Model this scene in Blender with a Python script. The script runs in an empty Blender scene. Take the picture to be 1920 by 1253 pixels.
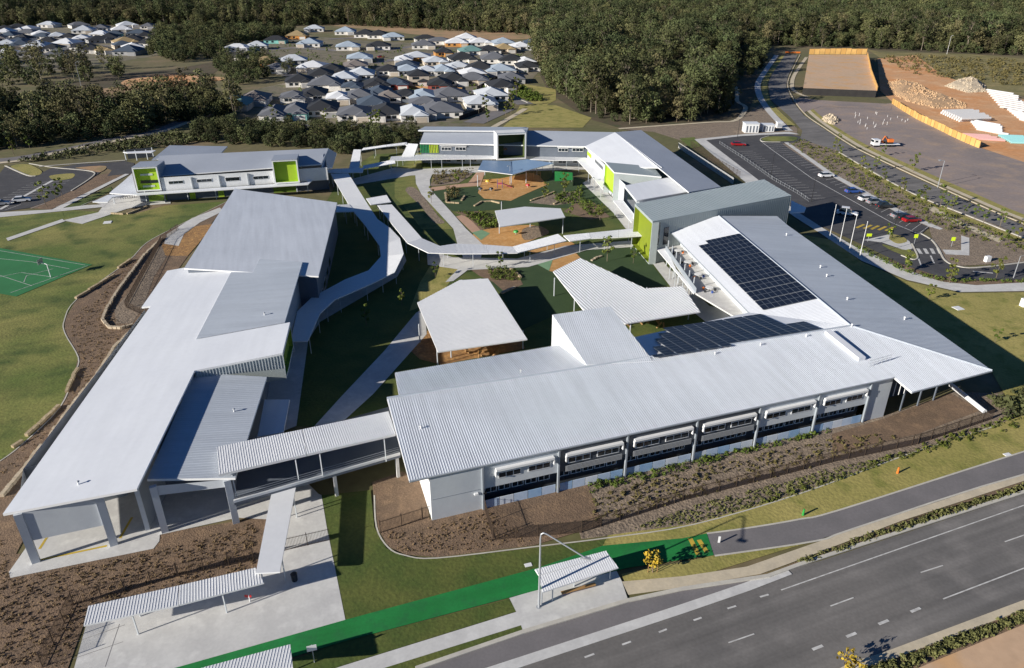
import bpy, bmesh, math, random
import numpy as np
from mathutils import Vector, Matrix
rnd = random.Random(7)
scene = bpy.context.scene
C = scene.collection
R = math.radians

# ------------------------------------------------------------------ camera, sky, sun, exposure
CAM_Z, FPX = 60.0, 1380.0                     # camera height (m), focal length in photo pixels
PITCH = math.atan(706 / 1380)
cam_d = bpy.data.cameras.new('camera'); cam = bpy.data.objects.new('camera', cam_d); C.objects.link(cam)
cam.location = (0, 0, CAM_Z); cam.rotation_euler = (math.pi / 2 - PITCH, 0, 0)
cam_d.sensor_width = 36; cam_d.lens = 36 * FPX / 1920; cam_d.clip_start = .5; cam_d.clip_end = 9000
scene.camera = cam
SUN_EL, SHADOW_AZ = R(19.5), R(29.5)              # shadows fall towards +X, a little away from the camera
w = bpy.data.worlds.new('World'); scene.world = w; w.use_nodes = True
nt = w.node_tree; sky = nt.nodes.new('ShaderNodeTexSky'); sky.sky_type = 'NISHITA'; sky.sun_disc = False
sd = Vector((-math.cos(SHADOW_AZ), -math.sin(SHADOW_AZ)))
sky.sun_elevation = SUN_EL; sky.sun_rotation = math.atan2(sd.x, sd.y) % (2 * math.pi)
sky.air_density = .8; sky.dust_density = 0; sky.ozone_density = 8
bg = nt.nodes['Background']; bg.inputs['Strength'].default_value = .05
nt.links.new(sky.outputs[0], bg.inputs[0])
sl = bpy.data.lights.new('sun', 'SUN'); so = bpy.data.objects.new('sun', sl); C.objects.link(so)
sl.energy = 5.0; sl.angle = R(.55); sl.color = (1, .945, .86)
so.rotation_euler = Vector((math.cos(SHADOW_AZ) * math.cos(SUN_EL), math.sin(SHADOW_AZ) * math.cos(SUN_EL), -math.sin(SUN_EL))).to_track_quat('-Z', 'Y').to_euler()
so.location = (-200, -100, 150)
scene.view_settings.view_transform = 'Standard'; scene.view_settings.look = 'None'
scene.view_settings.exposure = 0.53; scene.view_settings.gamma = 1
scene.render.resolution_x = 1024; scene.render.resolution_y = 668
scene.render.engine = 'CYCLES'

# ------------------------------------------------------------------ measuring the place
# survey sheets: letter -> origin and scale of an enlarged view of the site; a token 'e255,975:8.3' is a sighting at height 8.3 m
S3, S6 = 2.983, 5.966
SH = dict(a=(0, 0, S3), b=(640, 0, S3), c=(1280, 0, S3), d=(0, 420, S3), e=(640, 420, S3), f=(1280, 420, S3),
          g=(0, 833, S3), h=(640, 833, S3), i=(1280, 833, S3), j=(160, 250, S6), k=(440, 250, S6), l=(740, 220, S6),
          m=(1040, 230, S6), n=(540, 380, S6), o=(840, 360, S6), p=(1140, 360, S6), q=(1440, 360, S6), r=(0, 30, S6),
          s=(400, 40, S6), t=(700, 40, S6), u=(1340, 70, S6), v=(1600, 70, S6), w=(1240, 230, S6), x=(1500, 260, 4.54),
          y=(0, 270, S6), _=(0, 0, 1))
ST, CT = math.sin(PITCH), math.cos(PITCH)
def ray(x, y):
    u, v = (x - 960) / FPX, (y - 626.5) / FPX
    return Vector((u, CT - v * ST, -ST - v * CT))
def tok(t):
    z = None
    if ':' in t: t, zz = t.split(':'); z = float(zz)
    o = SH[t[0]]; X, Y = t[1:].split(',')
    return o[0] + float(X) / o[2], o[1] + float(Y) / o[2], z
def P(t, z=0.0):
    x, y, zz = tok(t)
    if zz is not None: z = zz
    d = ray(x, y)
    return Vector((0, 0, CAM_Z)) + d * ((z - CAM_Z) / d.z)
def PS(spec, z=0.0): return [P(t, z) for t in spec.split()]
def on_plane(t, p0, n):
    x, y, _ = tok(t); d = ray(x, y); o = Vector((0, 0, CAM_Z))
    return o + d * ((p0 - o).dot(n) / d.dot(n))
def roof_pts(spec):
    ts = spec.split(); zs = [P(t) for t in ts if ':' in t]
    n = (zs[1] - zs[0]).cross(zs[2] - zs[0]).normalized()
    if n.z < 0: n = -n
    return [P(t) if (':' in t and k < 99 and P(t) in zs[:3]) else on_plane(t, zs[0], n) for k, t in enumerate(ts)], n
def on_wall(A, B, t):
    d3 = Vector((B.x - A.x, B.y - A.y, 0)).normalized(); n = Vector((-d3.y, d3.x, 0))
    p = on_plane(t, Vector((A.x, A.y, 0)), n)
    return (p - A).dot(d3), p.z
def smooth(pts, closed=True, sub=4):
    out = []; N = len(pts)
    rng = range(N) if closed else range(N - 1)
    for k in rng:
        if closed: a, b, c, d = pts[k - 1], pts[k], pts[(k + 1) % N], pts[(k + 2) % N]
        else: a, b, c, d = pts[max(k - 1, 0)], pts[k], pts[k + 1], pts[min(k + 2, N - 1)]
        for q in range(sub):
            t = q / sub
            out.append(.5 * ((2 * b) + (c - a) * t + (2 * a - 5 * b + 4 * c - d) * t * t + (3 * b - a - 3 * c + d) * t ** 3))
    if not closed: out.append(pts[-1].copy())
    return out

# ------------------------------------------------------------------ materials
MATS = {}
def mat(name, c1, c2=None, scale=.4, rough=.8, fine=0., fscale=8., bump=0., metal=0., c3=None, spec=.5, rand=0., streak=None):
    if name in MATS: return MATS[name]
    m = bpy.data.materials.new(name); m.use_nodes = True; MATS[name] = m
    T = m.node_tree; N = T.nodes; L = T.links; b = N['Principled BSDF']
    b.inputs['Roughness'].default_value = rough; b.inputs['Metallic'].default_value = metal
    b.inputs['Specular IOR Level'].default_value = spec
    geo = N.new('ShaderNodeNewGeometry')
    def noise(sc, det=4):
        n = N.new('ShaderNodeTexNoise'); n.inputs['Scale'].default_value = sc; n.inputs['Detail'].default_value = det
        L.new(geo.outputs['Position'], n.inputs['Vector']); return n
    def ramp(a, e0, e1):
        r = N.new('ShaderNodeMapRange'); r.inputs[1].default_value = e0; r.inputs[2].default_value = e1; L.new(a, r.inputs[0]); return r.outputs[0]
    def mix(f, a, b_):
        x = N.new('ShaderNodeMix'); x.data_type = 'RGBA'
        if isinstance(f, float): x.inputs[0].default_value = f
        else: L.new(f, x.inputs[0])
        for s, v in ((6, a), (7, b_)):
            if isinstance(v, tuple): x.inputs[s].default_value = (*v[:3], 1)
            else: L.new(v, x.inputs[s])
        return x.outputs[2]
    col = c1
    if c2: col = mix(ramp(noise(scale).outputs[0], .35, .65), c1, c2)
    if c3: col = mix(ramp(noise(scale * 2.7, 6).outputs[0], .5, .68), col, c3)
    if fine:
        nf = noise(fscale, 3).outputs[0]
        hsv = N.new('ShaderNodeHueSaturation'); L.new(ramp(nf, .25, .75), hsv.inputs['Value'])
        hsv.inputs['Value'].default_value = 1
        r = N.new('ShaderNodeMapRange'); L.new(nf, r.inputs[0]); r.inputs[1].default_value = .25; r.inputs[2].default_value = .75
        r.inputs[3].default_value = 1 - fine; r.inputs[4].default_value = 1 + fine; L.new(r.outputs[0], hsv.inputs['Value'])
        if isinstance(col, tuple): hsv.inputs['Color'].default_value = (*col, 1)
        else: L.new(col, hsv.inputs['Color'])
        col = hsv.outputs[0]
    if streak:      # wear drawn out along one direction: (angle, scale along, scale across, amount)
        mp = N.new('ShaderNodeMapping'); mp.vector_type = 'TEXTURE'; mp.inputs['Rotation'].default_value = (0, 0, R(streak[0])); L.new(geo.outputs['Position'], mp.inputs['Vector'])
        sc_ = N.new('ShaderNodeVectorMath'); sc_.operation = 'MULTIPLY'; sc_.inputs[1].default_value = (streak[1], streak[2], .3); L.new(mp.outputs[0], sc_.inputs[0])
        n_ = N.new('ShaderNodeTexNoise'); n_.inputs['Scale'].default_value = 1; n_.inputs['Detail'].default_value = 5; L.new(sc_.outputs[0], n_.inputs['Vector'])
        r = N.new('ShaderNodeMapRange'); L.new(n_.outputs[0], r.inputs[0]); r.inputs[1].default_value = .3; r.inputs[2].default_value = .7; r.inputs[3].default_value = 1 - streak[3]; r.inputs[4].default_value = 1 + streak[3] * .6
        hsv = N.new('ShaderNodeHueSaturation'); L.new(r.outputs[0], hsv.inputs['Value'])
        if isinstance(col, tuple): hsv.inputs['Color'].default_value = (*col, 1)
        else: L.new(col, hsv.inputs['Color'])
        col = hsv.outputs[0]
    if rand:
        oi = N.new('ShaderNodeObjectInfo'); hsv = N.new('ShaderNodeHueSaturation')
        r = N.new('ShaderNodeMapRange'); L.new(oi.outputs['Random'], r.inputs[0]); r.inputs[3].default_value = 1 - rand; r.inputs[4].default_value = 1 + rand
        L.new(r.outputs[0], hsv.inputs['Value'])
        r2 = N.new('ShaderNodeMath'); r2.operation = 'MULTIPLY'; r2.inputs[1].default_value = 7.13; L.new(oi.outputs['Random'], r2.inputs[0])
        r3 = N.new('ShaderNodeMath'); r3.operation = 'FRACT'; L.new(r2.outputs[0], r3.inputs[0])
        r4 = N.new('ShaderNodeMapRange'); L.new(r3.outputs[0], r4.inputs[0]); r4.inputs[3].default_value = .475; r4.inputs[4].default_value = .52
        L.new(r4.outputs[0], hsv.inputs['Hue'])
        if isinstance(col, tuple): hsv.inputs['Color'].default_value = (*col, 1)
        else: L.new(col, hsv.inputs['Color'])
        col = hsv.outputs[0]
    if isinstance(col, tuple): b.inputs['Base Color'].default_value = (*col, 1)
    else: L.new(col, b.inputs['Base Color'])
    if bump:
        bp = N.new('ShaderNodeBump'); bp.inputs['Strength'].default_value = min(1, bump); bp.inputs['Distance'].default_value = .15 * max(1, bump)
        L.new(noise(fscale, 4).outputs[0], bp.inputs['Height']); L.new(bp.outputs[0], b.inputs['Normal'])
    return m
M = dict(
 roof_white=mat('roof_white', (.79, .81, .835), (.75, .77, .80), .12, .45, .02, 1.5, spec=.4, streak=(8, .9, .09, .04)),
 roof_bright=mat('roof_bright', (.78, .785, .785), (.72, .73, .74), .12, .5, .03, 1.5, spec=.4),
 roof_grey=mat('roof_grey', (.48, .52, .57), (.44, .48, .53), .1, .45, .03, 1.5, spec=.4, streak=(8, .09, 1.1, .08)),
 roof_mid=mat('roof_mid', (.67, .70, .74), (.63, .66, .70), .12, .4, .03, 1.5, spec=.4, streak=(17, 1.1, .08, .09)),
 roof_sage=mat('roof_sage', (.33, .38, .39), (.30, .35, .36), .15, .5, .03, 1.5),
 roof_blue=mat('roof_blue', (.24, .36, .52), (.22, .33, .48), .15, .45, .03),
 roof_far=mat('roof_far', (.40, .43, .48), (.36, .39, .44), .1, .45, .03, 1.5, spec=.4),
 wall_white=mat('wall_white', (.78, .78, .77), (.72, .73, .73), .3, .7, .03, 2),
 wall_light=mat('wall_light', (.55, .58, .60), (.50, .53, .56), .3, .7, .03, 2),
 wall_grey=mat('wall_grey', (.30, .33, .36), (.26, .29, .32), .3, .65, .04, 2),
 wall_sage=mat('wall_sage', (.36, .40, .39), (.33, .37, .36), .3, .65, .04, 2),
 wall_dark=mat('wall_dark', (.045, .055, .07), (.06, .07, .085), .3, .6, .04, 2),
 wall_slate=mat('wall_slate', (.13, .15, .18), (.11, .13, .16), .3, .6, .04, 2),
 lime=mat('lime', (.40, .56, .03), (.36, .52, .03), .5, .6),
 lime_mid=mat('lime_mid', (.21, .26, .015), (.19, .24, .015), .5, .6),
 lime_shaded=mat('lime_shaded', (.05, .07, .018), (.06, .085, .02), .5, .7),  # shade inside the rear window box, put into the colour
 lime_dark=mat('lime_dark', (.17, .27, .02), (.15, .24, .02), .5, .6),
 green_panel=mat('green_panel', (.02, .24, .07), None, 1, .5),
 yellow_panel=mat('yellow_panel', (.55, .62, .03), None, 1, .5),
 glass=mat('glass', (.012, .018, .025), (.02, .03, .04), .4, .08, spec=.8),
 glass_blue=mat('glass_blue', (.16, .26, .38), (.30, .40, .50), .7, .15, spec=.6),
 screen_pale=mat('screen_pale', (.52, .62, .76), (.44, .55, .70), .9, .35, .04), screen_blue=mat('screen_blue', (.26, .42, .64), (.34, .50, .70), .9, .3, .04), screen_white=mat('screen_white', (.70, .74, .80), (.60, .66, .74), .9, .4, .04),
 frame_white=mat('frame_white', (.80, .80, .79), None, 1, .5),
 steel=mat('steel', (.42, .44, .46), None, 1, .4, metal=.3),
 post_grey=mat('post_grey', (.50, .53, .55), None, 1, .6),
 black_metal=mat('black_metal', (.02, .02, .022), None, 1, .5),
 fence_brown=mat('fence_brown', (.075, .05, .034), None, 1, .6),
 solar=mat('solar', (.008, .012, .024), (.014, .02, .035), .8, .35, spec=.25),
 solar_frame=mat('solar_frame', (.13, .15, .18), None, 1, .4),
 concrete=mat('concrete', (.62, .61, .58), (.54, .53, .51), .22, .85, .06, 3, c3=(.66, .65, .62)),
 concrete_tan=mat('concrete_tan', (.62, .53, .38), (.52, .45, .33), .4, .9, .08, 3),
 kerb=mat('kerb', (.58, .55, .47), (.50, .47, .41), .5, .85, .06, 3),
 asphalt=mat('asphalt', (.072, .070, .073), (.058, .057, .061), .15, .85, .10, 4, c3=(.085, .083, .084)),
 asphalt_road=mat('asphalt_road', (.195, .182, .168), (.155, .146, .137), .07, .85, .10, 3, c3=(.22, .205, .19), streak=(21.6, .012, .75, .26)),
 asphalt_path=mat('asphalt_path', (.20, .185, .185), (.165, .155, .155), .2, .9, .08, 4),
 lot=mat('lot', (.32, .255, .225), (.245, .205, .19), .06, .95, .12, 1.2, c3=(.36, .27, .21)),
 grass=mat('grass', (.105, .145, .024), (.26, .24, .066), .055, .95, .22, 2.2, bump=.5, c3=(.066, .10, .016), streak=(25, .05, .45, .16)),
 grass_dry=mat('grass_dry', (.38, .32, .10), (.29, .26, .07), .12, .95, .18, 2.5, bump=.4, c3=(.21, .21, .045)),
 grass_lush=mat('grass_lush', (.060, .095, .014), (.110, .125, .024), .2, .95, .2, 2.5, bump=.4),
 turf=mat('turf', (.030, .062, .018), (.038, .072, .022), .3, .95, .12, 3),
 green_path=mat('green_path', (.006, .185, .034), (.010, .215, .044), .25, .85, .10, 4, c3=(.012, .165, .04), streak=(17, .05, .6, .14)),
 court=mat('court', (.03, .17, .055), (.035, .20, .065), .2, .8, .05, 3),
 mulch=mat('mulch', (.205, .135, .085), (.165, .112, .072), .25, 1, .28, 5.5, bump=.6, c3=(.25, .165, .10)),
 gravel=mat('gravel', (.26, .20, .145), (.20, .155, .115), .4, 1, .4, 3, bump=1, c3=(.31, .24, .17)),
 orange_mulch=mat('orange_mulch', (.36, .20, .075), (.28, .15, .06), .4, 1, .3, 3, bump=.6, c3=(.50, .27, .09)),
 softfall=mat('softfall', (.56, .31, .11), (.48, .25, .08), .3, .9, .14, 2, c3=(.60, .36, .15)),
 softfall_mint=mat('softfall_mint', (.20, .34, .19), (.17, .30, .17), .4, .9, .08, 3),
 pink_path=mat('pink_path', (.52, .33, .22), (.46, .29, .20), .4, .9, .08, 3),
 earth=mat('earth', (.42, .26, .14), (.33, .22, .12), .025, 1, .2, .8, c3=(.25, .20, .09)),
 earth_orange=mat('earth_orange', (.66, .30, .11), (.60, .35, .18), .04, 1, .15, .7, c3=(.70, .42, .22)),
 sand=mat('sand', (.60, .40, .25), (.54, .39, .26), .05, 1, .10, .8, c3=(.62, .36, .16)),
 scrub=mat('scrub', (.24, .20, .075), (.17, .155, .052), .05, 1, .25, .7, bump=.6, c3=(.30, .235, .10)),
 forest_floor=mat('forest_floor', (.105, .075, .042), (.075, .06, .03), .06, 1, .3, .7, c3=(.06, .065, .022)),
 base=mat('base', (.15, .125, .055), (.115, .115, .04), .02, 1, .2, .5, c3=(.22, .16, .09)),
 estate=mat('estate', (.22, .185, .13), (.14, .125, .08), .06, 1, .25, .5, c3=(.11, .115, .045)),
 line=mat('line', (.66, .65, .62), (.46, .45, .43), 1.4, .8),
 line_yellow=mat('line_yellow', (.60, .42, .05), (.46, .33, .05), .6, .8),
 sandstone=mat('sandstone', (.46, .36, .22), (.36, .28, .17), .8, .95, .2, 3, bump=.5),
 rock=mat('rock', (.52, .34, .19), (.42, .27, .15), .4, 1, .2, 1.5),
 rock_pale=mat('rock_pale', (.52, .43, .31), (.42, .34, .24), .4, 1, .2, 1.5),
 timber=mat('timber', (.38, .22, .09), (.32, .18, .07), .6, .8),
 barrier=mat('barrier', (.74, .46, .15), (.62, .38, .12), .3, .7),
 barrier_b=mat('barrier_b', (.66, .38, .11), (.58, .34, .10), .3, .7),
 retaining=mat('retaining', (.022, .02, .02), (.03, .028, .026), .4, .9),
 bark=mat('bark', (.22, .17, .12), (.15, .115, .08), .8, .95, rand=.2),
 bark_pale=mat('bark_pale', (.27, .23, .17), (.17, .14, .10), .5, .9, rand=.2),
 leaf_a=mat('leaf_a', (.112, .122, .048), (.070, .080, .031), .25, .85, rand=.45, spec=.2),
 leaf_b=mat('leaf_b', (.160, .150, .066), (.100, .100, .043), .25, .85, rand=.45, spec=.2),
 leaf_c=mat('leaf_c', (.082, .096, .038), (.050, .062, .025), .25, .85, rand=.45, spec=.2),
 leaf_young=mat('leaf_young', (.14, .16, .030), (.09, .115, .022), .4, .85, rand=.25, spec=.2),
 leaf_shrub=mat('leaf_shrub', (.11, .15, .025), (.065, .095, .018), .6, .9, spec=.2),
 leaf_dry=mat('leaf_dry', (.16, .13, .05), (.10, .09, .035), .6, .95, spec=.2),
 leaf_olive=mat('leaf_olive', (.17, .17, .06), (.11, .115, .04), .6, .95, spec=.2),
 leaf_brown=mat('leaf_brown', (.23, .155, .085), (.16, .115, .06), .6, .95, spec=.2),
 leaf_gold=mat('leaf_gold', (.50, .33, .03), (.30, .24, .04), .6, .85, spec=.2),
 red=mat('red', (.55, .02, .02), None, 1, .35), red_paint=mat('red_paint', (.30, .012, .015), None, 1, .25),
 orange=mat('orange', (.75, .19, .03), None, 1, .45), yellow=mat('yellow', (.75, .52, .03), None, 1, .45),
 sign_lime=mat('sign_lime', (.62, .80, .02), None, 1, .5), blue=mat('blue', (.03, .08, .30), None, 1, .3),
 green_paint=mat('green_paint', (.03, .30, .05), None, 1, .5), pink=mat('pink', (.60, .10, .16), None, 1, .5),
 purple=mat('purple', (.20, .13, .42), None, 1, .6), teal=mat('teal', (.08, .50, .45), None, 1, .6),
 car_white=mat('car_white', (.78, .78, .78), None, 1, .25), car_silver=mat('car_silver', (.42, .43, .45), None, 1, .25, metal=.4),
 car_dark=mat('car_dark', (.025, .028, .032), None, 1, .22), car_blue=mat('car_blue', (.04, .10, .34), None, 1, .22),
 tyre=mat('tyre', (.018, .018, .018), None, 1, .9), pipe_white=mat('pipe_white', (.62, .61, .60), None, 1, .5),
 pipe_pink=mat('pipe_pink', (.62, .36, .33), None, 1, .6), pipe_cyan=mat('pipe_cyan', (.30, .60, .60), None, 1, .6),
)

# ------------------------------------------------------------------ mesh helpers
class MB:
    def __init__(s): s.v = []; s.f = []; s.m = []
    def add(s, vs, fs, mi=0):
        o = len(s.v); s.v += [tuple(v) for v in vs]; s.f += [tuple(o + k for k in f) for f in fs]; s.m += [mi] * len(fs)
    def quad(s, a, b, c, d, mi=0): s.add([a, b, c, d], [(0, 1, 2, 3)], mi)
    def prism(s, top, drop, mi=0, side=None):
        n = len(top); bot = [Vector((p.x, p.y, p.z - drop)) for p in top]
        if sum(top[k].x * top[(k + 1) % n].y - top[(k + 1) % n].x * top[k].y for k in range(n)) < 0: top = top[::-1]; bot = bot[::-1]
        s.add(top + bot, [tuple(range(n))], mi)
        o = len(s.v) - 2 * n; sm = mi if side is None else side
        s.f.append(tuple(o + n + k for k in reversed(range(n)))); s.m.append(sm)
        for k in range(n):
            s.f.append((o + k, o + n + k, o + n + (k + 1) % n, o + (k + 1) % n)); s.m.append(sm)
    def box(s, c, size, ax=Vector((1, 0, 0)), mi=0):
        """c = centre of the base; size = along ax, across, up"""
        ax = Vector((ax.x, ax.y, 0)).normalized(); ay = Vector((-ax.y, ax.x, 0)); x, y, z = size
        vs = [Vector(c) + ax * (i * x / 2) + ay * (j * y / 2) + Vector((0, 0, k * z)) for k in (0, 1) for i, j in ((-1, -1), (1, -1), (1, 1), (-1, 1))]
        s.add(vs, [(3, 2, 1, 0), (4, 5, 6, 7), (0, 1, 5, 4), (1, 2, 6, 5), (2, 3, 7, 6), (3, 0, 4, 7)], mi)
    def bar(s, a, b, r, n=6, r2=None, mi=0, cap=True):
        a, b = Vector(a), Vector(b); d = (b - a).normalized(); u = d.orthogonal().normalized(); v = d.cross(u); r2 = r if r2 is None else r2
        vs = [a + (u * math.cos(2 * math.pi * k / n) + v * math.sin(2 * math.pi * k / n)) * r for k in range(n)]
        vs += [b + (u * math.cos(2 * math.pi * k / n) + v * math.sin(2 * math.pi * k / n)) * r2 for k in range(n)]
        fs = [(k, (k + 1) % n, n + (k + 1) % n, n + k) for k in range(n)]
        if cap: fs += [tuple(reversed(range(n))), tuple(range(n, 2 * n))]
        s.add(vs, fs, mi)
    def mesh(s, name, mats):
        me = bpy.data.meshes.new(name); me.from_pydata(s.v, [], s.f)
        for m in (mats if isinstance(mats, (list, tuple)) else [mats]): me.materials.append(M[m] if isinstance(m, str) else m)
        me.polygons.foreach_set('material_index', s.m); me.update(); return me
    def build(s, name, mats, parent=None):
        o = bpy.data.objects.new(name, s.mesh(name, mats)); C.objects.link(o); o.parent = parent
        if parent is not None and parent.type == 'EMPTY': o.matrix_parent_inverse = Matrix.Translation(-parent.location) if parent.rotation_euler.z == 0 else parent.matrix_basis.inverted()
        return o
def tag(o, label, cat, group=None):
    o['label'] = label; o['category'] = cat
    if group: o['group'] = group
    return o
def thing(name, label, cat, loc=(0, 0, 0), rz=0, group=None):
    o = bpy.data.objects.new(name, None); C.objects.link(o); o.location = loc; o.rotation_euler.z = rz; o.empty_display_size = .5
    return tag(o, label, cat, group)
def struct(o): o['kind'] = 'structure'; return o
def stuff(o): o['kind'] = 'stuff'; return o
def copy_tree(o, parent=None, loc=None, rz=None, scale=None):
    c = o.copy(); C.objects.link(c)
    if parent is not None: c.parent = parent
    if loc is not None: c.location = loc
    if rz is not None: c.rotation_euler.z = rz
    if scale is not None: c.scale = (scale,) * 3
    for ch in o.children: copy_tree(ch, c)
    return c
LV = .02; SHEETS = [0]
def sheet(name, pts, m, level, parent=None, sm=False):
    pts = PS(pts) if isinstance(pts, str) else pts
    if sm: pts = smooth(pts)
    SHEETS[0] += 1; z = level * LV + SHEETS[0] * .00015
    pts = [Vector((p.x, p.y, z)) for p in pts]
    b = MB(); n = len(pts)
    if sum(pts[k].x * pts[(k + 1) % n].y - pts[(k + 1) % n].x * pts[k].y for k in range(n)) < 0: pts = pts[::-1]
    b.add(pts, [tuple(range(n))])
    o = b.build(name, m, parent)
    return struct(o) if parent is None else o
def strip(name, pts, width, m, level, parent=None, sm=True, h=0, close=False):
    """a ribbon (kerb, line, path) along sighted points; with h > 0 it is a solid kerb"""
    pts = PS(pts) if isinstance(pts, str) else pts
    if sm: pts = smooth(pts, False)
    b = MB(); L_, R_ = [], []
    for k, p in enumerate(pts):
        d = (pts[min(k + 1, len(pts) - 1)] - pts[max(k - 1, 0)]); d.z = 0; d.normalize(); nrm = Vector((-d.y, d.x, 0)) * width / 2
        L_.append(p + nrm); R_.append(p - nrm)
    SHEETS[0] += 1; z = Vector((0, 0, level * LV + h + (SHEETS[0] % 130) * .00015))
    for k in range(len(pts) - 1):
        a, b_, c, d = R_[k] + z, R_[k + 1] + z, L_[k + 1] + z, L_[k] + z
        b.quad(a, b_, c, d)
        if h:
            zz = Vector((0, 0, h + .01))
            b.quad(a - zz, b_ - zz, b_, a); b.quad(d, c, c - zz, d - zz)
    if h: 
        zz = Vector((0, 0, h + .01)); b.quad(R_[0] + z, L_[0] + z, L_[0] + z - zz, R_[0] + z - zz); b.quad(L_[-1] + z, R_[-1] + z, R_[-1] + z - zz, L_[-1] + z - zz)
    o = b.build(name, m, parent)
    return struct(o) if parent is None else o

# ------------------------------------------------------------------ ground, roads, paths
gb = MB(); gb.add([(-3500, -300, 0), (3500, -300, 0), (3500, 5200, 0), (-3500, 5200, 0)], [(0, 1, 2, 3)])
struct(gb.build('ground', 'base'))
sheet('forest_ground', '_-600,40 _0,48 _380,55 _640,44 _1010,64 _1360,82 _1920,106 _2600,120 _2600,-40 _960,-55 _-600,-40', 'forest_floor', 1)
sheet('woodland_ground', '_1000,62 _1002,120 _1030,175 _1100,222 _1180,246 _1330,236 _1400,222 _1425,150 _1400,85', 'forest_floor', 2)
sheet('estate_ground', '_395,112 _470,80 _560,66 _700,78 _1015,90 _1010,135 _985,165 _930,185 _905,215 _880,236 _760,246 _500,240 _430,205 _470,170 _560,150 _480,130', 'estate', 2)
sheet('estate_ground', '_-200,48 _330,48 _330,100 _260,110 _100,135 _-200,150', 'estate', 2)
sheet('earthworks', 'a1150,60 b0,120 b300,120 b1150,170 b1150,215 b700,230 b300,180 b0,150', 'earth', 3)
sheet('earthworks', 'r560,800 r900,730 r1400,640 r1909,600 s100,450 s-100,640 r1600,830 r1100,870 r800,900', 'forest_floor', 3, sm=True)
sheet('earthworks', 'r1350,760 r1500,690 r1720,660 r1950,660 s150,640 r1900,800 r1600,810', 'earth_orange', 4, sm=True)
sheet('earthworks', 'r1000,850 r1350,790 r1600,800 r1700,830 r1300,880', 'earth', 4, sm=True)
sheet('scrubland', 'u1700,130 v300,170 v1300,190 v1909,240 _2300,130 _2300,260 _1920,180 v1500,600 v1000,470 v400,300', 'scrub', 2)
sheet('dry_field', 'c0,700 c300,680 c470,560 c640,720 c640,760 c0,790 b1750,740 b1560,720', 'gravel', 2)
sheet('dry_field', 'b1000,590 b1200,590 b1400,660 b1350,715 b900,715 b960,660', 'grass_dry', 3)
sheet('clearing', 'b1020,470 b1200,500 b1200,560 b1130,600 b1040,570 b900,520', 'grass_dry', 3)
sheet('earth_lot', 'v270,240 v700,200 v1000,430 v1500,600 v1909,700 _2200,190 _2200,380 v1909,1400 v1400,1230 v430,720 v300,600', 'earth_orange', 3)
sheet('gravel_lot', 'u1040,700 u1909,745 v420,740 v900,1010 v1420,1240 v1909,1400 _2100,370 _2100,480 x1909,680 x1300,420 x800,200 x420,20 u1180,930 u960,780', 'lot', 4)
sheet('school_lawn', '_-300,520 _-60,404 _115,393 _250,402 _310,386 _425,378 _330,425 _275,455 _240,490 _145,560 _121,600 _122,625 _147,670 _140,700 _112,765 _40,835 _0,865 _-300,1150', 'grass', 2)
sheet('lawn', 'y0,820 y700,760 y720,830 y0,1020 _-200,480 _-200,410', 'grass', 3)
sheet('lawn', 'y640,740 y960,600 y1240,480 y1260,520 y1000,650 y900,710', 'grass_lush', 3)
sheet('garden_bed', '_425,378 _330,425 _275,455 _240,490 _145,560 _121,600 _122,625 _147,670 _140,700 _112,765 _40,835 _0,865 _-120,960 _-200,1400 _100,1330 _165,1150 _330,1115 _485,1078 _500,970 _300,1000 _30,1040 _200,720 _280,580 _440,360', 'mulch', 3)
sheet('garden_bed', 'd880,130 d930,180 d1050,180 d1120,100 d1200,0 d1060,20 d990,80', 'orange_mulch', 4)
sheet('terrace_bed', 'd640,480 d760,340 d900,110 d930,190 d860,300 d800,470 d740,560 d650,560', 'gravel', 4)
sheet('courtyard_grass', '_556,800 _560,600 _600,400 _640,330 _760,300 _1050,312 _1250,470 _1420,600 _1100,690 _740,760 _640,800', 'grass_lush', 2)
sheet('courtyard_grass', '_640,330 _700,290 _790,285 _790,330 _700,345', 'grass', 3)
sheet('lit_grass', 'e380,490 e540,430 e660,240 e500,230 e440,330', 'grass_dry', 3, sm=False)  # sunlit patch, painted in with the paler grass
sheet('embankment', 'l0,610 l230,600 l230,700 l300,860 l480,1060 l650,1253 l300,1253 l100,1000 l0,900', 'grass', 3)
sheet('garden_bed', 'l120,820 l240,800 l480,1100 l560,1180 l440,1180 l300,1010', 'gravel', 4, sm=True)
sheet('turf', 'l400,830 l940,780 l1300,800 l1700,720 m0,560 m330,640 m560,930 m230,960 m0,960 l1500,1000 l1100,1040 l800,1060 l640,1050', 'turf', 4)
sheet('turf', 'o330,860 o950,790 o1170,890 o1400,1000 o1480,1300 e1180,520 e1000,600 e900,400', 'turf', 4)
sheet('turf', 'o1430,650 o1909,600 p330,610 p670,1050 p430,1085 p0,880 o1480,740', 'turf', 4)
sheet('pink_path', 'l390,790 l820,740 l930,600 l1010,610 l960,770 l700,790 l420,830', 'pink_path', 5)
sheet('pink_path', 'o90,280 o180,255 o380,430 o270,460', 'pink_path', 5)
sheet('softfall', 'l930,850 l990,700 l1180,690 l1500,625 l1610,650 l1700,760 l1380,900 l1300,940 l1000,915', 'softfall', 6)
sheet('softfall', 'o380,590 o290,460 o600,400 o870,375 o1000,390 o1130,460 o1000,520 o720,620', 'softfall', 6, sm=True)
sheet('softfall', 'o820,640 o1370,560 o1420,590 o960,690', 'softfall', 6)
sheet('softfall', 'o1130,890 o1170,770 o1430,690 o1480,740 o1180,900', 'softfall', 6)
sheet('softfall_patch', 'o270,460 o380,430 o470,470 o370,545', 'softfall_mint', 7)
sheet('softfall_patch', 'o950,790 o1170,770 o1130,890', 'softfall_mint', 7)
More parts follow.
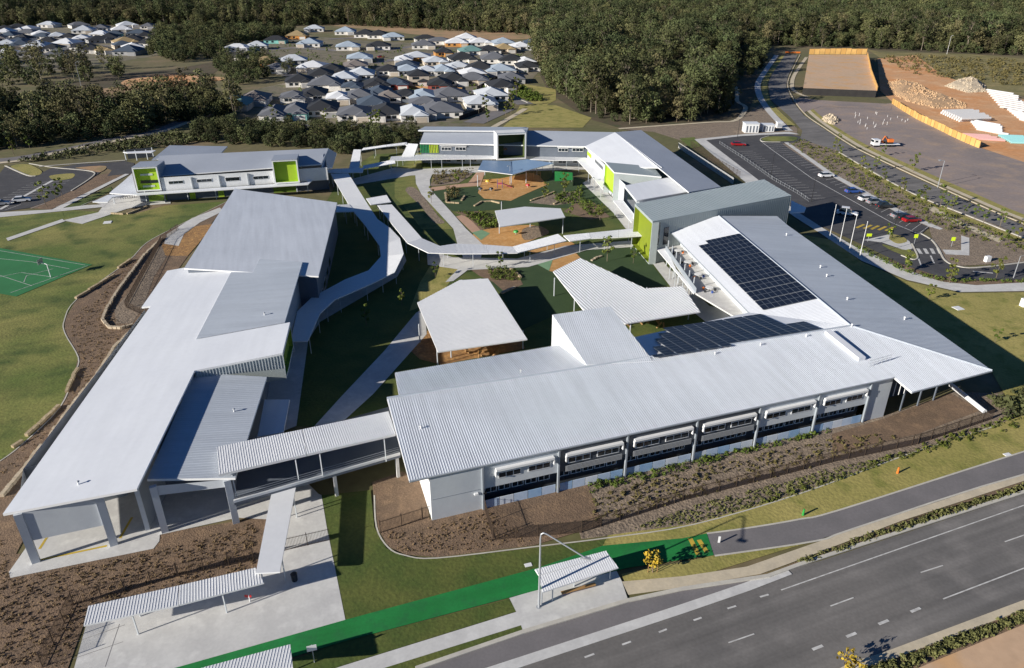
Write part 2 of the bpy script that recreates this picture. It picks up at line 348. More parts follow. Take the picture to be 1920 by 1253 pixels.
sheet('bark_mulch', 'o830,430 o960,385 o1060,400 o1130,460 o1000,520 o850,540', 'gravel', 7, sm=True)
sheet('bark_mulch', 'e350,680 e500,590 e1000,640 e1030,700 e560,790 e440,760', 'orange_mulch', 5)
sheet('garden_bed', 'l400,780 l440,600 l900,580 l860,650 l720,740', 'gravel', 5)
sheet('garden_bed', 'm0,800 m230,770 m300,890 m0,930 l1500,960', 'gravel', 5)
sheet('garden_bed', 'm100,1000 m240,900 m440,900 m620,1060 m400,1090', 'mulch', 5)
sheet('garden_bed', 'o80,230 o330,220 o560,300 o560,400 o360,430 o240,300', 'mulch', 5)
sheet('garden_bed', 'o260,880 o540,830 o760,900 o840,1040 o640,1130 o500,1010 o360,950', 'mulch', 5)
sheet('concrete_path', '_778,320 _815,317 _806,338 _807,356 _844,396 _874,430 _908,462 _900,490 _850,528 _835,530 _872,492 _858,460 _850,430 _790,365 _780,345', 'concrete', 6)
sheet('concrete_path', '_800,470 _850,484 _970,486 _1060,462 _1215,450 _1222,462 _1100,470 _990,502 _870,508 _802,498', 'concrete', 7)
sheet('concrete_path', '_780,588 _797,578 _800,628 _700,740 _640,795 _590,800 _640,745 _720,660', 'concrete', 6)
sheet('concrete_path', '_740,315 _785,318 _900,312 _1120,305 _1120,318 _900,324 _770,330 _640,352 _640,342', 'concrete', 6)
sheet('courtyard_paving', '_1092,344 _1112,334 _1195,420 _1250,500 _1330,575 _1400,590 _1330,610 _1285,575 _1195,458 _1150,400', 'concrete', 6)
sheet('concrete_path', '_535,590 _590,585 _660,545 _745,500 _756,470 _762,490 _745,520 _600,605 _578,640 _556,800 _480,830 _470,760 _520,700', 'concrete', 6)
sheet('concrete_path', '_308,458 _313,440 _360,410 _412,390 _420,396 _375,418 _345,440 _335,462', 'concrete', 5)
sheet('forecourt', 'y1030,650 y1210,580 y1480,330 y1530,540 y1650,640 y1909,640 y1909,670 y1640,690 y1420,730 y920,900 y700,860 y1100,770 y1160,690', 'concrete', 5)
sheet('footpath', 'y0,770 y560,740 y960,690 y1190,680 y1160,710 y560,770 y0,825 _-200,415 _-200,405', 'concrete', 6)
sheet('footpath', 'y570,745 y1400,340 y1450,340 y660,745', 'concrete', 6)
sheet('footpath', 'y70,1060 y700,845 y730,870 y90,1090', 'concrete', 6)
sheet('garden_bed', 'y560,740 y330,720 y560,640 y820,500 y1100,350 y1480,290 y1420,345 y960,560', 'mulch', 4)
strip('garden_edge', '_425,379 _330,426 _275,456 _240,491 _145,561 _121,601 _122,626 _147,671 _140,701 _112,766 _40,836 _0,866', .18, 'kerb', 5)
strip('garden_edge', '_702,930 _706,990 _728,1028 _760,1043 _820,1048 _1000,1027 _1140,1010 _1300,985 _1500,927 _1700,854 _1860,802', .18, 'kerb', 6)
# car park on the left
lcp = sheet('car_park', 'y-300,500 y0,330 y60,255 y300,360 y440,340 y560,280 y880,230 y1180,215 y1400,195 y1500,220 y1490,330 y1200,365 y1250,300 y1180,270 y1100,340 y820,520 y560,640 y330,720 y0,765 y-300,830', 'asphalt', 5)
sheet('traffic_island', 'y120,260 y300,230 y460,300 y440,350 y300,355', 'grass_dry', 6, sm=True)
sheet('traffic_island', 'y560,360 y820,335 y800,390 y620,410', 'grass_dry', 6, sm=True)
sheet('traffic_island', 'y850,270 y1180,250 y1120,320 y960,290', 'earth', 6, sm=True)
for q in range(9):
    f = q / 8; a = P('y560,430').lerp(P('y170,650'), f); strip('bay_line', [a, a + Vector((5.2, 1.2, 0))], .14, 'line', 6, lcp, False); strip('bay_line', [a, a - Vector((5.2, 1.2, 0))], .14, 'line', 6, lcp, False)
strip('bay_line', 'y590,415 y0,740', 1.0, 'concrete', 7, lcp, False)
for q in range(6):
    a = P('y60,745') + Vector((6 * q, 1.4 * q, 0)); strip('bay_line', [a, a + Vector((1.2, 5, 0))], .16, 'line', 6, lcp, False)
strip('kerb', 'y60,250 y300,355 y400,365', .5, 'kerb', 6, h=.12); strip('kerb', 'y330,225 y600,270 y940,300 y1060,330 y1000,400 y800,530', .4, 'kerb', 6, h=.12)
strip('kerb', 'y440,260 y880,225 y1400,190', .6, 'kerb', 6, h=.12)
strip('back_road', '_-150,306 _0,302 _120,283 _210,263 _300,246 _360,222 _430,210', 7, 'asphalt_path', 4)
strip('footpath', '_-150,318 _0,306 _60,298 _125,282 _200,268 _310,245 _365,224', 2.6, 'concrete_tan', 5)
# sports court
ct = sheet('sports_court', '_-190,440 _0,466 _173,497 _30,557 _-220,510', 'court', 4)
for ln in ('_-120,478 _60,537', '_0,471 _160,498', '_0,486 _60,492 _130,505', '_20,550 _165,499', '_0,520 _40,512 _95,520', '_45,530 _50,518 _100,505'):
    strip('court_line', ln, .12, 'line', 5, ct, False)
# plaza and front
sheet('plaza', '_548,905 _603,930 _612,985 _648,1165 _440,1228 _345,1256 _120,1330 _140,1253 _165,1163 _330,1122 _487,1082 _500,985', 'concrete', 5)
sheet('loading_slab', '_20,1085 _17,1074 _48,1030 _60,960 _300,900 _440,890 _560,890 _600,930 _500,975 _445,972 _300,1004 _299,1016 _288,1030', 'concrete', 4)
sheet('front_lawn', '_603,930 _695,920 _702,990 _725,1030 _760,1045 _820,1049 _1000,1029 _1140,1012 _1150,1030 _640,1168 _612,985', 'grass_lush', 4)
sheet('garden_bed', '_698,905 _755,885 _790,900 _806,975 _915,948 _1100,905 _1130,985 _1000,1024 _820,1046 _760,1041 _728,1026 _706,988', 'mulch', 4)
sheet('garden_bed', '_1060,915 _1420,830 _1660,780 _1790,735 _1900,740 _1900,790 _1860,800 _1700,852 _1500,925 _1300,985 _1090,1012', 'gravel', 3)
sheet('mulch_patch', '_1560,815 _1660,785 _1780,738 _1840,770 _1720,815 _1560,850', 'mulch', 4)
sheet('verge', '_1130,1025 _1140,1005 _1300,983 _1500,925 _1700,852 _1860,800 _2100,720 _2100,790 _1920,850 _1620,955 _1520,985 _1400,1000 _1280,1012', 'grass_dry', 4)
gp = sheet('green_path', '_150,1310 _330,1254 _648,1164 _1010,1066 _1130,1025 _1280,1011 _1325,1002 _1338,1043 _1180,1066 _1005,1109 _640,1206 _470,1258 _330,1310', 'green_path', 6)
sheet('verge', '_640,1206 _955,1124 _968,1148 _640,1250 _450,1320 _350,1310', 'grass_lush', 4)
sheet('verge', '_715,1255 _977,1174 _980,1186 _770,1258 _640,1310 _560,1310', 'grass_lush', 4)
sheet('verge', '_1165,1078 _1338,1043 _1530,1015 _1460,1035 _1300,1085 _1175,1100', 'grass_dry', 4)
sheet('bus_stop_slab', '_955,1123 _1010,1107 _1155,1070 _1166,1092 _1178,1128 _1080,1158 _981,1187 _977,1174 _715,1256 _560,1310 _440,1320 _640,1251 _968,1149', 'concrete', 5)
sheet('shared_path', '_1325,1003 _1400,993 _1500,976 _1580,957 _1920,849 _2200,765 _2200,835 _1920,890 _1600,992 _1530,1015 _1338,1043', 'asphalt_path', 5)
strip('path_edge', '_1325,1002 _1400,992 _1500,975 _1580,956 _1920,848 _2200,764', .25, 'kerb', 6)
strip('path_edge', '_1340,1044 _1530,1016 _1600,993 _1920,891 _2200,836', .25, 'kerb', 6)
sheet('footpath', '_1166,1092 _1280,1082 _1400,1064 _1535,1017 _1600,994 _1920,889 _2200,830 _2200,850 _1920,903 _1690,978 _1480,1058 _1425,1078 _1280,1103 _1178,1117', 'concrete_tan', 5)
road = sheet('main_road', '_500,1420 _780,1258 _981,1189 _1178,1130 _1280,1108 _1440,1085 _1480,1068 _1540,1052 _1920,927 _2400,775 _2400,980 _1920,1138 _1660,1236 _1560,1280 _1300,1420', 'asphalt_road', 3)
sheet('bus_bay', '_780,1258 _981,1189 _1178,1130 _1280,1108 _1440,1085 _1280,1138 _940,1252 _800,1310 _650,1310', 'asphalt_path', 4)
strip('kerb', '_780,1256 _981,1187 _1178,1128 _1280,1106 _1440,1082 _1500,1060 _1920,924 _2400,772', .45, 'kerb', 5, sm=False, h=.12)
strip('traffic_island', '_900,1268 _1280,1143 _1400,1102 _1478,1072', 1.1, 'concrete', 5, sm=False, h=.02)
strip('kerb', '_1300,1400 _1560,1275 _1600,1252 _1660,1234 _1920,1136 _2400,976', .9, 'concrete_tan', 4, sm=False, h=.12)
sheet('verge', '_1320,1410 _1570,1282 _1660,1242 _1920,1143 _2400,985 _2400,1030 _1920,1172 _1740,1246 _1640,1290 _1400,1410', 'mulch', 4)
sheet('earth_verge', '_1400,1410 _1640,1290 _1740,1246 _1920,1172 _2400,1030 _2400,1600 _1400,1600', 'sand', 4)
sheet('road_verge', '_1440,1080 _1480,1060 _1690,979 _1920,904 _2200,851 _2200,830 _1920,922 _1540,1047', 'mulch', 4)
for ln, wd in (('i550,820 i1909,345', .14), ('i1455,870 i1909,697', .14), ('i1330,722 i1455,682', .14), ('i1800,550 i1909,512', .14), ('i825,910 i955,862', .14), ('i255,1115 i400,1065', .14),
               ('i1275,942 i1328,920', .3), ('i1095,1010 i1150,988', .3), ('i915,1081 i970,1059', .3), ('i725,1152 i783,1130', .3),
               ('i432,858 i480,844', .2), ('i250,923 i298,908', .2), ('i60,989 i106,973', .2), ('h1775,1056 h1820,1038', .2), ('h1570,1125 h1620,1107', .2), ('h1360,1196 h1415,1176', .2),
               ('h1480,1002 h1515,990', .2)):
    strip('lane_marking', ln, wd, 'line', 4.5, road, False)
for ln in ('i40,530 i88,625', 'i90,540 i135,610'): strip('path_marking', ln, .55, 'line_yellow', 7, gp, False)
for ln in ('g230,650 g600,572', 'g672,530 g740,412', 'g222,590 g270,515'): strip('yellow_line', ln, .3, 'line_yellow', 5, bpy.data.objects['loading_slab'], False)
for ln in ('g410,1205 g690,1110', 'g430,1110 g700,1015', 'g590,1250 g670,1010'): strip('paving_joint', ln, .05, 'asphalt_path', 6, bpy.data.objects['plaza'], False)
# right side: car park, roads
rcp = sheet('car_park', '_1322,261 _1390,254 _1472,250 _1500,256 _1512,262 _1490,268 _1466,270 _1553,329 _1620,366 _1680,399 _1735,424 _1742,427 _1729,438 _1749,454 _1762,471 _1771,489 _1793,500 _1830,503 _1920,493 _2150,470 _2150,505 _1920,525 _1808,527 _1764,520 _1698,500 _1623,463 _1551,430 _1500,410 _1430,350', 'asphalt', 5)
sheet('footpath', '_1302,262 _1322,262 _1420,337 _1490,395 _1545,430 _1600,462 _1700,506 _1770,530 _1830,536 _1920,531 _2100,520 _2100,540 _1920,547 _1800,549 _1700,526 _1615,490 _1540,440 _1490,408 _1400,345', 'concrete', 6)
sheet('footpath', '_1302,262 _1400,252 _1480,248 _1500,253 _1472,252 _1390,256 _1322,264', 'concrete', 7)
sheet('lawn', '_1565,452 _1615,492 _1700,528 _1800,551 _1920,549 _2200,540 _2300,720 _1960,800 _1900,770 _1860,700 _1500,440', 'grass_dry', 4)
sheet('road_verge', '_1640,478 _1700,500 _1764,521 _1808,528 _1920,526 _1920,531 _1830,536 _1760,528 _1690,504', 'mulch', 7)
sheet('garden_bed', '_1466,270 _1553,329 _1620,366 _1680,399 _1742,427 _1749,454 _1771,489 _1793,500 _1920,493 _2100,480 _2100,520 _1920,440 _1808,398 _1720,362 _1632,316 _1573,280 _1512,262', 'gravel', 4)
sheet('footpath', '_1470,268 _1478,268 _1562,326 _1630,363 _1690,396 _1768,430 _1762,432 _1742,426 _1680,399 _1620,365 _1553,328', 'concrete', 6)
sheet('footpath', 'x1210,950 x1370,955 x1370,830 x1440,850 x1440,1000 x1240,990', 'concrete', 6)
sheet('footpath', 'x1100,560 x1300,680 x1700,850 x1730,870 x1690,890 x1250,700 x1080,600', 'concrete_tan', 6)
sheet('traffic_island', 'x540,870 x760,820 x860,835 x930,880 x960,940 x900,960 x700,890', 'concrete', 7)
sheet('traffic_island', 'x770,820 x870,840 x910,880 x830,900 x760,860', 'grass_dry', 8, sm=True)
sheet('traffic_island', 'x700,905 x850,945 x960,965 x1000,1010 x980,1035 x880,1000 x760,950', 'grass', 7, sm=True)
sheet('traffic_island', 'w1120,190 w1200,160 w1500,165 w1490,205 w1340,215 w1180,215', 'grass', 7, sm=True)
sheet('lawn', 'w200,180 w370,165 w440,275 w330,290', 'grass', 4)
strip('kerb', 'w1330,222 w1160,220 w1110,205 w1120,180 w1200,155', .3, 'kerb', 6, h=.12)
strip('kerb', 'x1030,815 x1120,870 x1180,950 x1230,1040 x1330,1090 x1500,1105 x1909,1060', .35, 'kerb', 7, h=.12)
strip('kerb', 'x950,900 x1000,1010 x960,1035 x860,1000', .3, 'kerb', 7, h=.12)
for q in range(4):
    strip('zebra_stripe', [P('x%d,940' % (1000 + 58 * q)), P('x%d,985' % (1030 + 55 * q))], .75, 'line', 6, rcp, False)
strip('direction_arrow', 'x1110,1000 x1140,1065', .35, 'line', 6, rcp, False); strip('direction_arrow', 'x1470,1135 x1640,1150', .5, 'line', 6, rcp, False)
strip('giveway_line', 'x960,905 x1030,1085', .3, 'line', 6, rcp, False)
strip('bay_edge_line', 'w1110,210 w1240,310 w1700,640 x100,340 x780,720 x1010,815', .25, 'line', 6, rcp, False)
for q in range(5): strip('crossing_marking', 'x%d,%d x%d,%d' % (480 + 62 * q, 765 + 6 * q, 545 + 62 * q, 735 + 6 * q), .7, 'line_yellow', 7, rcp, False)
A0, A1, B0, B1 = P('w1140,240'), P('x1010,815'), P('w1360,230'), P('x1120,730')
nb = 34
for q in range(nb + 1):
    f = q / nb; strip('bay_line', [A0.lerp(A1, f), B0.lerp(B1, f)], .12, 'line', 6, rcp, False)
A0, A1 = P('w870,330'), P('w1640,860')
for q in range(22):
    a = A0.lerp(A1, q / 21); strip('bay_line', [a, a + Vector((5.2, 1.0, 0))], .12, 'line', 6, rcp, False)
sheet('street', '_1472,103 _1496,103 _1477,144 _1474,164 _1486,191 _1507,217 _1538,238 _1588,271 _1632,295 _1720,336 _1808,376 _1920,424 _2200,530 _2200,560 _1920,446 _1874,425 _1808,401 _1720,366 _1632,319 _1573,284 _1500,262 _1504,246 _1482,221 _1444,187 _1440,157 _1447,140', 'asphalt_road', 5)
sheet('side_street', '_1486,189 _1500,183 _1530,188 _1660,196 _1672,200 _1670,207 _1540,200 _1505,212', 'lot', 5.5)
strip('kerb', '_1500,103 _1482,140 _1477,162 _1490,190 _1512,217 _1545,240 _1594,272 _1632,292 _1720,333 _1808,373 _1920,421 _2200,526', .5, 'concrete_tan', 6, h=.12)
strip('footpath', '_1512,108 _1490,140 _1485,160 _1490,172 _1515,183', 2.0, 'concrete_tan', 6)
strip('footpath', '_1500,190 _1520,212 _1550,236 _1600,268 _1640,289 _1730,331 _1815,369 _1920,413 _2200,515', 1.8, 'concrete_tan', 6)
strip('footpath', '_1456,104 _1432,138 _1421,158 _1424,180 _1440,206 _1470,238 _1480,246', 3.0, 'concrete', 6)
strip('footpath', '_1366,155 _1382,168 _1382,190 _1398,202 _1380,226 _1330,230 _1160,242', 2.0, 'concrete_tan', 6)
strip('verge', '_1470,104 _1444,136 _1434,156 _1436,182 _1452,206 _1485,236', 3, 'grass_dry', 5.5)
strip('verge', '_1506,190 _1526,212 _1556,235 _1606,266 _1648,287 _1738,328 _1822,365 _1920,407 _2200,505', 2.6, 'grass_dry', 5.5)
strip('verge', '_1567,288 _1626,323 _1714,371 _1802,407 _1920,454', 2.6, 'grass_dry', 5.5)
strip('kerb', '_1573,286 _1632,321 _1720,368 _1808,403 _1920,448', .5, 'kerb', 6, h=.12)
strip('estate_street', 't1000,800 t1200,775 t1420,700 t1660,590', 8, 'asphalt_path', 4); strip('estate_street', 't1400,780 t1550,860 t1700,930', 8, 'asphalt_path', 4.5)
strip('estate_street', 't1120,1140 t1300,1060 t1480,980', 9, 'asphalt_path', 4.6); strip('kerb', 't1440,790 t1560,840 t1730,915', .6, 'kerb', 5.5, h=.12)
strip('footpath', 't1320,1200 t1480,1110 t1620,1030 t1700,980', 2.5, 'concrete_tan', 5); strip('footpath', 't1160,790 t1320,735', 3, 'concrete', 5.5, sm=False)
for q, ln in enumerate(('s500,330 s900,300 s1400,330', 's800,600 s1300,610 s1700,480', 't100,330 t500,280 t800,300', 't0,470 t700,360 t1200,380', 's1000,740 s1500,690 t-100,600', 's600,1190 s1100,1180 s1900,1190', 't100,600 t600,590 t980,600', 's1300,200 s1900,170', 'r200,250 r900,190 r1700,160', 'r100,420 r700,370 r1300,330')):
    strip('estate_street', ln, 8, 'asphalt_path', 3.5 + .1 * q)

# ------------------------------------------------------------------ building helpers
def poly_inset(pts, d):
    n = len(pts); ar = sum(pts[k].x * pts[(k + 1) % n].y - pts[(k + 1) % n].x * pts[k].y for k in range(n))
    if ar < 0: pts = pts[::-1]
    out = []
    for k in range(n):
        a, b, c = pts[k - 1], pts[k], pts[(k + 1) % n]
        d1 = Vector((b.x - a.x, b.y - a.y)).normalized(); d2 = Vector((c.x - b.x, c.y - b.y)).normalized()
        n1 = Vector((-d1.y, d1.x)); n2 = Vector((-d2.y, d2.x)); s = n1 + n2
        k_ = d / max(.35, 1 + n1.dot(n2))
        out.append(Vector((b.x + s.x * k_, b.y + s.y * k_, b.z)))
    return out
def zplane(p0, n, x, y): return p0.z - (n.x * (x - p0.x) + n.y * (y - p0.y)) / n.z
def roof(parent, spec, m, thick=.28, ribs=None, pitch=.35, name='roof', fascia='frame_white', rib=.055):
    pts, n = roof_pts(spec) if isinstance(spec, str) else spec
    b = MB(); b.prism(list(pts), thick, 0, 1)
    if ribs:
        e = (pts[ribs[1]] - pts[ribs[0]]).normalized(); v = n.cross(e).normalized(); o = pts[ribs[0]]
        uv = [((p - o).dot(e), (p - o).dot(v)) for p in pts]; us = [q[0] for q in uv]
        k = min(us) + pitch / 2
        while k < max(us):
            xs = []
            for q in range(len(uv)):
                (u0, v0), (u1, v1) = uv[q], uv[(q + 1) % len(uv)]
                if (u0 <= k) != (u1 <= k): xs.append(v0 + (v1 - v0) * (k - u0) / (u1 - u0))
            xs.sort()
            for q in range(0, len(xs) - 1, 2):
                a, c = o + e * k + v * xs[q], o + e * k + v * xs[q + 1]; w_ = rib * 1.1
                A = [a - e * w_, a - e * w_ * .45 + n * rib, a + e * w_ * .45 + n * rib, a + e * w_]; B = [p + (c - a) for p in A]
                b.add(A + B, [(0, 1, 5, 4), (1, 2, 6, 5), (2, 3, 7, 6), (3, 2, 1, 0), (4, 5, 6, 7)])
            k += pitch
    # keep winding outward
    o_ = b.build(name, [m, fascia], parent); return o_, pts, n
def walls(parent, pts, n, p0, m, inset=.6, z0=0., thick=.28, name='wall'):
    q = poly_inset(list(pts), inset); b = MB(); N = len(q)
    for k in range(N):
        a, c = q[k], q[(k + 1) % N]
        za, zc = zplane(p0, n, a.x, a.y) - thick - .005, zplane(p0, n, c.x, c.y) - thick - .005
        b.quad(Vector((a.x, a.y, z0)), Vector((c.x, c.y, z0)), Vector((c.x, c.y, zc)), Vector((a.x, a.y, za)))
    return b.build(name, m, parent), q
def mass(parent, spec, rm, wm, inset=.6, z0=0., ribs=None, pitch=.35, thick=.28, fascia='frame_white'):
    o, pts, n = roof(parent, spec, rm, thick, ribs, pitch, fascia=fascia)
    wl, q = walls(parent, pts, n, pts[0], wm, inset, z0, thick); return o, pts, n, q
def wbox(parent, name, A, B, s0, s1, z0, z1, out, m, back=.05):
    """a box standing on the wall A-B between s0..s1 and z0..z1, reaching 'out' in front of it"""
    d = Vector((B.x - A.x, B.y - A.y, 0)).normalized(); nn = Vector((d.y, -d.x, 0))
    if nn.dot(Vector((-A.x, -A.y, 0))) < 0: nn = -nn
    b = MB(); c = A + d * ((s0 + s1) / 2) + nn * ((out - back) / 2); c = Vector((c.x, c.y, min(z0, z1)))
    b.box(c, (abs(s1 - s0), out + back, abs(z1 - z0)), d); return b.build(name, m, parent)
def wpx(parent, name, A, B, t0, t1, out, m, back=.05):
    s0, z0 = on_wall(A, B, t0); s1, z1 = on_wall(A, B, t1); return wbox(parent, name, A, B, min(s0, s1), max(s0, s1), min(z0, z1), max(z0, z1), out, m, back)
def window(parent, A, B, s0, s1, z0, z1, panes=3, out=.06):
    w_ = wbox(parent, 'window', A, B, s0, s1, z0, z1, out, 'frame_white')
    n = max(1, panes); pw = (s1 - s0 - .12) / n
    for k in range(n):
        g_ = wbox(w_, 'pane', A, B, s0 + .06 + k * pw + .05, s0 + .06 + (k + 1) * pw - .05, z0 + .12, z1 - .12, out + .025, 'glass', 0)
        g_.matrix_parent_inverse = w_.matrix_parent_inverse.inverted() if False else Matrix.Identity(4)
    return w_
def window_px(parent, A, B, t0, t1, panes=3, out=.06):
    s0, z0 = on_wall(A, B, t0); s1, z1 = on_wall(A, B, t1); return window(parent, A, B, min(s0, s1), max(s0, s1), min(z0, z1), max(z0, z1), panes, out)
def framed_box(parent, TL, TR, BR, BL, depth, inner, fw=.5, fm='wall_light', back=None, name='window_box'):
    """an open box: four frame faces, coloured reveals, recessed back"""
    c = (TL + TR + BR + BL) / 4; n = (TR - TL).cross(BL - TL).normalized()
    if n.dot(Vector((0, 0, CAM_Z)) - c) < 0: n = -n
    i_ = []
    for p, a, b_ in ((TL, TR, BL), (TR, TL, BR), (BR, BL, TR), (BL, BR, TL)):
        i_.append(p + (a - p).normalized() * fw + (b_ - p).normalized() * fw)
    o_ = [TL, TR, BR, BL]; k_ = [p - n * depth for p in i_]; b = MB(); ob = [p - n * (depth + .3) for p in o_]
    for q in range(4):
        r_ = (q + 1) % 4; b.quad(o_[q], o_[r_], i_[r_], i_[q], 0); b.quad(i_[q], i_[r_], k_[r_], k_[q], 1); b.quad(o_[r_], o_[q], ob[q], ob[r_], 0)
    b.quad(*k_, 2)
    return b.build(name, [fm, inner, back or inner], parent), i_, k_, n
def canopy(name, label, left, right, z, m='roof_bright', group=None, posts=(), rib=True, thick=.18, cat='walkway', zpost=0., prad=.055, sm=False):
    """covered walkway: bays of roof sheeting between two edges, on posts"""
    Lp, Rp = PS(left, z), PS(right, z)
    if sm: Lp, Rp = smooth(Lp, False, 2), smooth(Rp, False, 2)
    base = (Lp[0] + Rp[0]) / 2; t = thing(name, label, cat, (base.x, base.y, 0), group=group)
    for k in range(min(len(Lp), len(Rp)) - 1):
        q = [Lp[k], Lp[k + 1], Rp[k + 1], Rp[k]]
        cc = sum(q, Vector()) / 4; q = [p + (cc - p).normalized() * .03 for p in q]
        ln = ((q[1] - q[0]).length + (q[2] - q[3]).length) / 2
        roof(t, (q, Vector((0, 0, 1))), m, thick, (0, 1) if rib else None, .28, name='roof_sheet', rib=.028)
        for e0, e1 in ((q[0], q[1]), (q[3], q[2])):
            for f in (.5,) if ln < 9 else (.12, .88) if ln < 16 else (.08, .36, .64, .92):
                p = e0.lerp(e1, f); p = p.lerp(cc, .10 if ln < 9 else .04); b = MB()
                b.box((p.x, p.y, zpost), (prad * 2, prad * 2, z - thick - .005 - zpost), mi=0); b.build('post', 'post_grey', t)
    return t

# ------------------------------------------------------------------ 1. L-shaped building: front wing, right wing with solar arrays
Lb = thing('school_building', 'L-shaped two-storey school building with ribbed grey roofs nearest the main road', 'building', (20, 85, 0))
RZ, EZ = 8.4, 6.7
FRONT = 'e255,975:8.4 h380,205:6.7 f940,570:8.4 f1730,820 f1280,940 f1185,857'
_, fp, fn = roof(Lb, 'e255,975:8.4 f940,570:8.4 h380,205:6.7 f1185,857', 'roof_mid', .3, (0, 1), .34) if False else roof(Lb, 'e255,975:8.4 h380,205:6.7 f940,570:8.4', 'roof_mid', .3) if False else (None, None, None)
zp = [P('e255,975:8.4'), P('f940,570:8.4'), P('h380,205:6.7')]
fn = (zp[1] - zp[0]).cross(zp[2] - zp[0]).normalized(); fn = fn if fn.z > 0 else -fn
fpts = [zp[0], zp[2]] + [on_plane(t, zp[0], fn) for t in ('f1185,857', 'f1282,940', 'f1730,820')] + [zp[1]]
roof(Lb, (fpts, fn), 'roof_mid', .3, (0, 5), .31, rib=.036)
corner, R0 = fpts[4], zp[1]
# outer slope of the right wing
on_ = None
rb = P('p1220,275', 9.0); oe = P('f590,10', corner.z + .2)
n2 = (R0 - corner).cross(oe - corner).normalized(); n2 = n2 if n2.z > 0 else -n2
opts = [corner, oe, on_plane('q100,270', corner, n2), on_plane('p1240,268', corner, n2), R0]
roof(Lb, (opts, n2), 'roof_grey', .3, (0, 1), .45, rib=.03)  # grey puts the shade of this slope, turned from the sun, into its colour
# inner slope with the solar array
ic = P('_1405,586', 6.4); ridge_b = opts[3]
n3 = (ridge_b - R0).cross(ic - R0).normalized(); n3 = n3 if n3.z > 0 else -n3
ipts = [R0, ridge_b, on_plane('p635,378', R0, n3), ic]
roof(Lb, (ipts, n3), 'roof_white', .3, (0, 1), .45, rib=.03)
# rear slope of the front wing: right of the raised bay, and left of it
bx = on_plane('e1745,770', zp[0], fn)
n4 = (R0 - zp[0]).cross(ic - zp[0]).normalized(); n4 = n4 if n4.z > 0 else -n4
rr_l = on_plane('_1186,633', zp[0], n4)
bayL, bayR = on_plane('e1370,790', zp[0], fn), bx
rpts = [zp[0].lerp(R0, .5), R0, ic, rr_l]
rpts[0] = bayR
roof(Lb, (rpts, n4), 'roof_white', .3, (0, 1), .31, rib=.036)
lp0 = zp[0].lerp(R0, .022)
lpts = [lp0, bayL + (bayR - bayL).normalized() * 1.2, on_plane('e1230,676', zp[0], n4), on_plane('e300,832', zp[0], n4)]
roof(Lb, (lpts, n4), 'roof_mid', .3, (0, 1), .31, rib=.036)
# raised bay: the front slope carried on upwards
bh = P('e1180,510', 10.6); bh2 = P('e1505,465', 10.6)
n5 = (bayR - bayL).cross(bh - bayL).normalized(); n5 = n5 if n5.z > 0 else -n5
up = Vector((0, 0, .06))
bp = [bayL + up, bayR + up, on_plane('e1505,465', bayL, n5) + up, on_plane('e1180,510', bayL, n5) + up]
roof(Lb, (bp, n5), 'roof_mid', .3, (0, 1), .31, rib=.036)
b = MB()
for p_, q_ in ((bp[3], bp[0]), (bp[2], bp[1]), (bp[3], bp[2])):
    b.quad(Vector((p_.x, p_.y, 0)), Vector((q_.x, q_.y, 0)), q_ - Vector((0, 0, .3)), p_ - Vector((0, 0, .3)))
b.build('bay_wall', 'wall_white', Lb)
for a_, c_ in ((zp[0], R0), (R0, opts[3]), (R0, corner)):
    b = MB(); b.bar(a_ + Vector((0, 0, .02)), c_ + Vector((0, 0, .02)), .16, 6); b.build('ridge_cap', 'roof_grey', Lb)
for a_, c_ in ((zp[2], fpts[2]), (fpts[3], corner), (corner, oe), (ic, ipts[2])):
    b = MB(); b.bar(a_ - Vector((0, 0, .12)), c_ - Vector((0, 0, .12)), .13, 6); b.build('gutter', 'wall_grey', Lb)
# walls
FA, FB = P('h508,430'), P('f1120,1080')
FL = (FB - FA).length; fd = (FB - FA).normalized(); fnrm = Vector((fd.y, -fd.x, 0))
def ftop(s, off=0.):
    p = FA + fd * s + fnrm * off; return zplane(zp[0], fn, p.x, p.y) - .31
def sx(x):  # photo column -> distance along the front wall
    return on_wall(FA, FB, '_%g,%g' % (x, 977 - (x - 810) * .2308))[0]
cols = [sx(v_) for v_ in (906, 1045, 1170, 1297, 1412, 1520, 1615)]
def fwall(name, s0, s1, z0, z1, off, m, parent=Lb):
    b = MB(); a, c = FA + fd * s0 - fnrm * off, FA + fd * s1 - fnrm * off
    b.quad(Vector((a.x, a.y, z0)), Vector((c.x, c.y, z0)), Vector((c.x, c.y, z1)), Vector((a.x, a.y, z1))); return b.build(name, m, parent)
GZ = 3.1
b = MB()
def wq(b, p0, p1, z0, z1, mi=0): b.quad(Vector((p0.x, p0.y, z0)), Vector((p1.x, p1.y, z0)), Vector((p1.x, p1.y, z1 if not isinstance(z1, tuple) else z1[1])), Vector((p0.x, p0.y, z1 if not isinstance(z1, tuple) else z1[0])), mi)
wq(b, FA, FA + fd * cols[0], 0, ftop(0)); b.build('front_wall', 'wall_light', Lb); b = MB()
wq(b, FA + fd * cols[6], FB, 0, ftop(FL)); b.build('front_wall', 'wall_light', Lb); b = MB()
for (s0, s1) in ((cols[0], cols[1]), (cols[4], cols[5]), (cols[5], cols[6])): b = MB(); wq(b, FA + fd * s0, FA + fd * s1, GZ, ftop(s0)); b.build('front_wall', 'wall_light', Lb)
b = MB(); wq(b, FA + fd * cols[1], FA + fd * cols[4], GZ, ftop(cols[1])); b.build('front_wall', 'wall_dark', Lb)
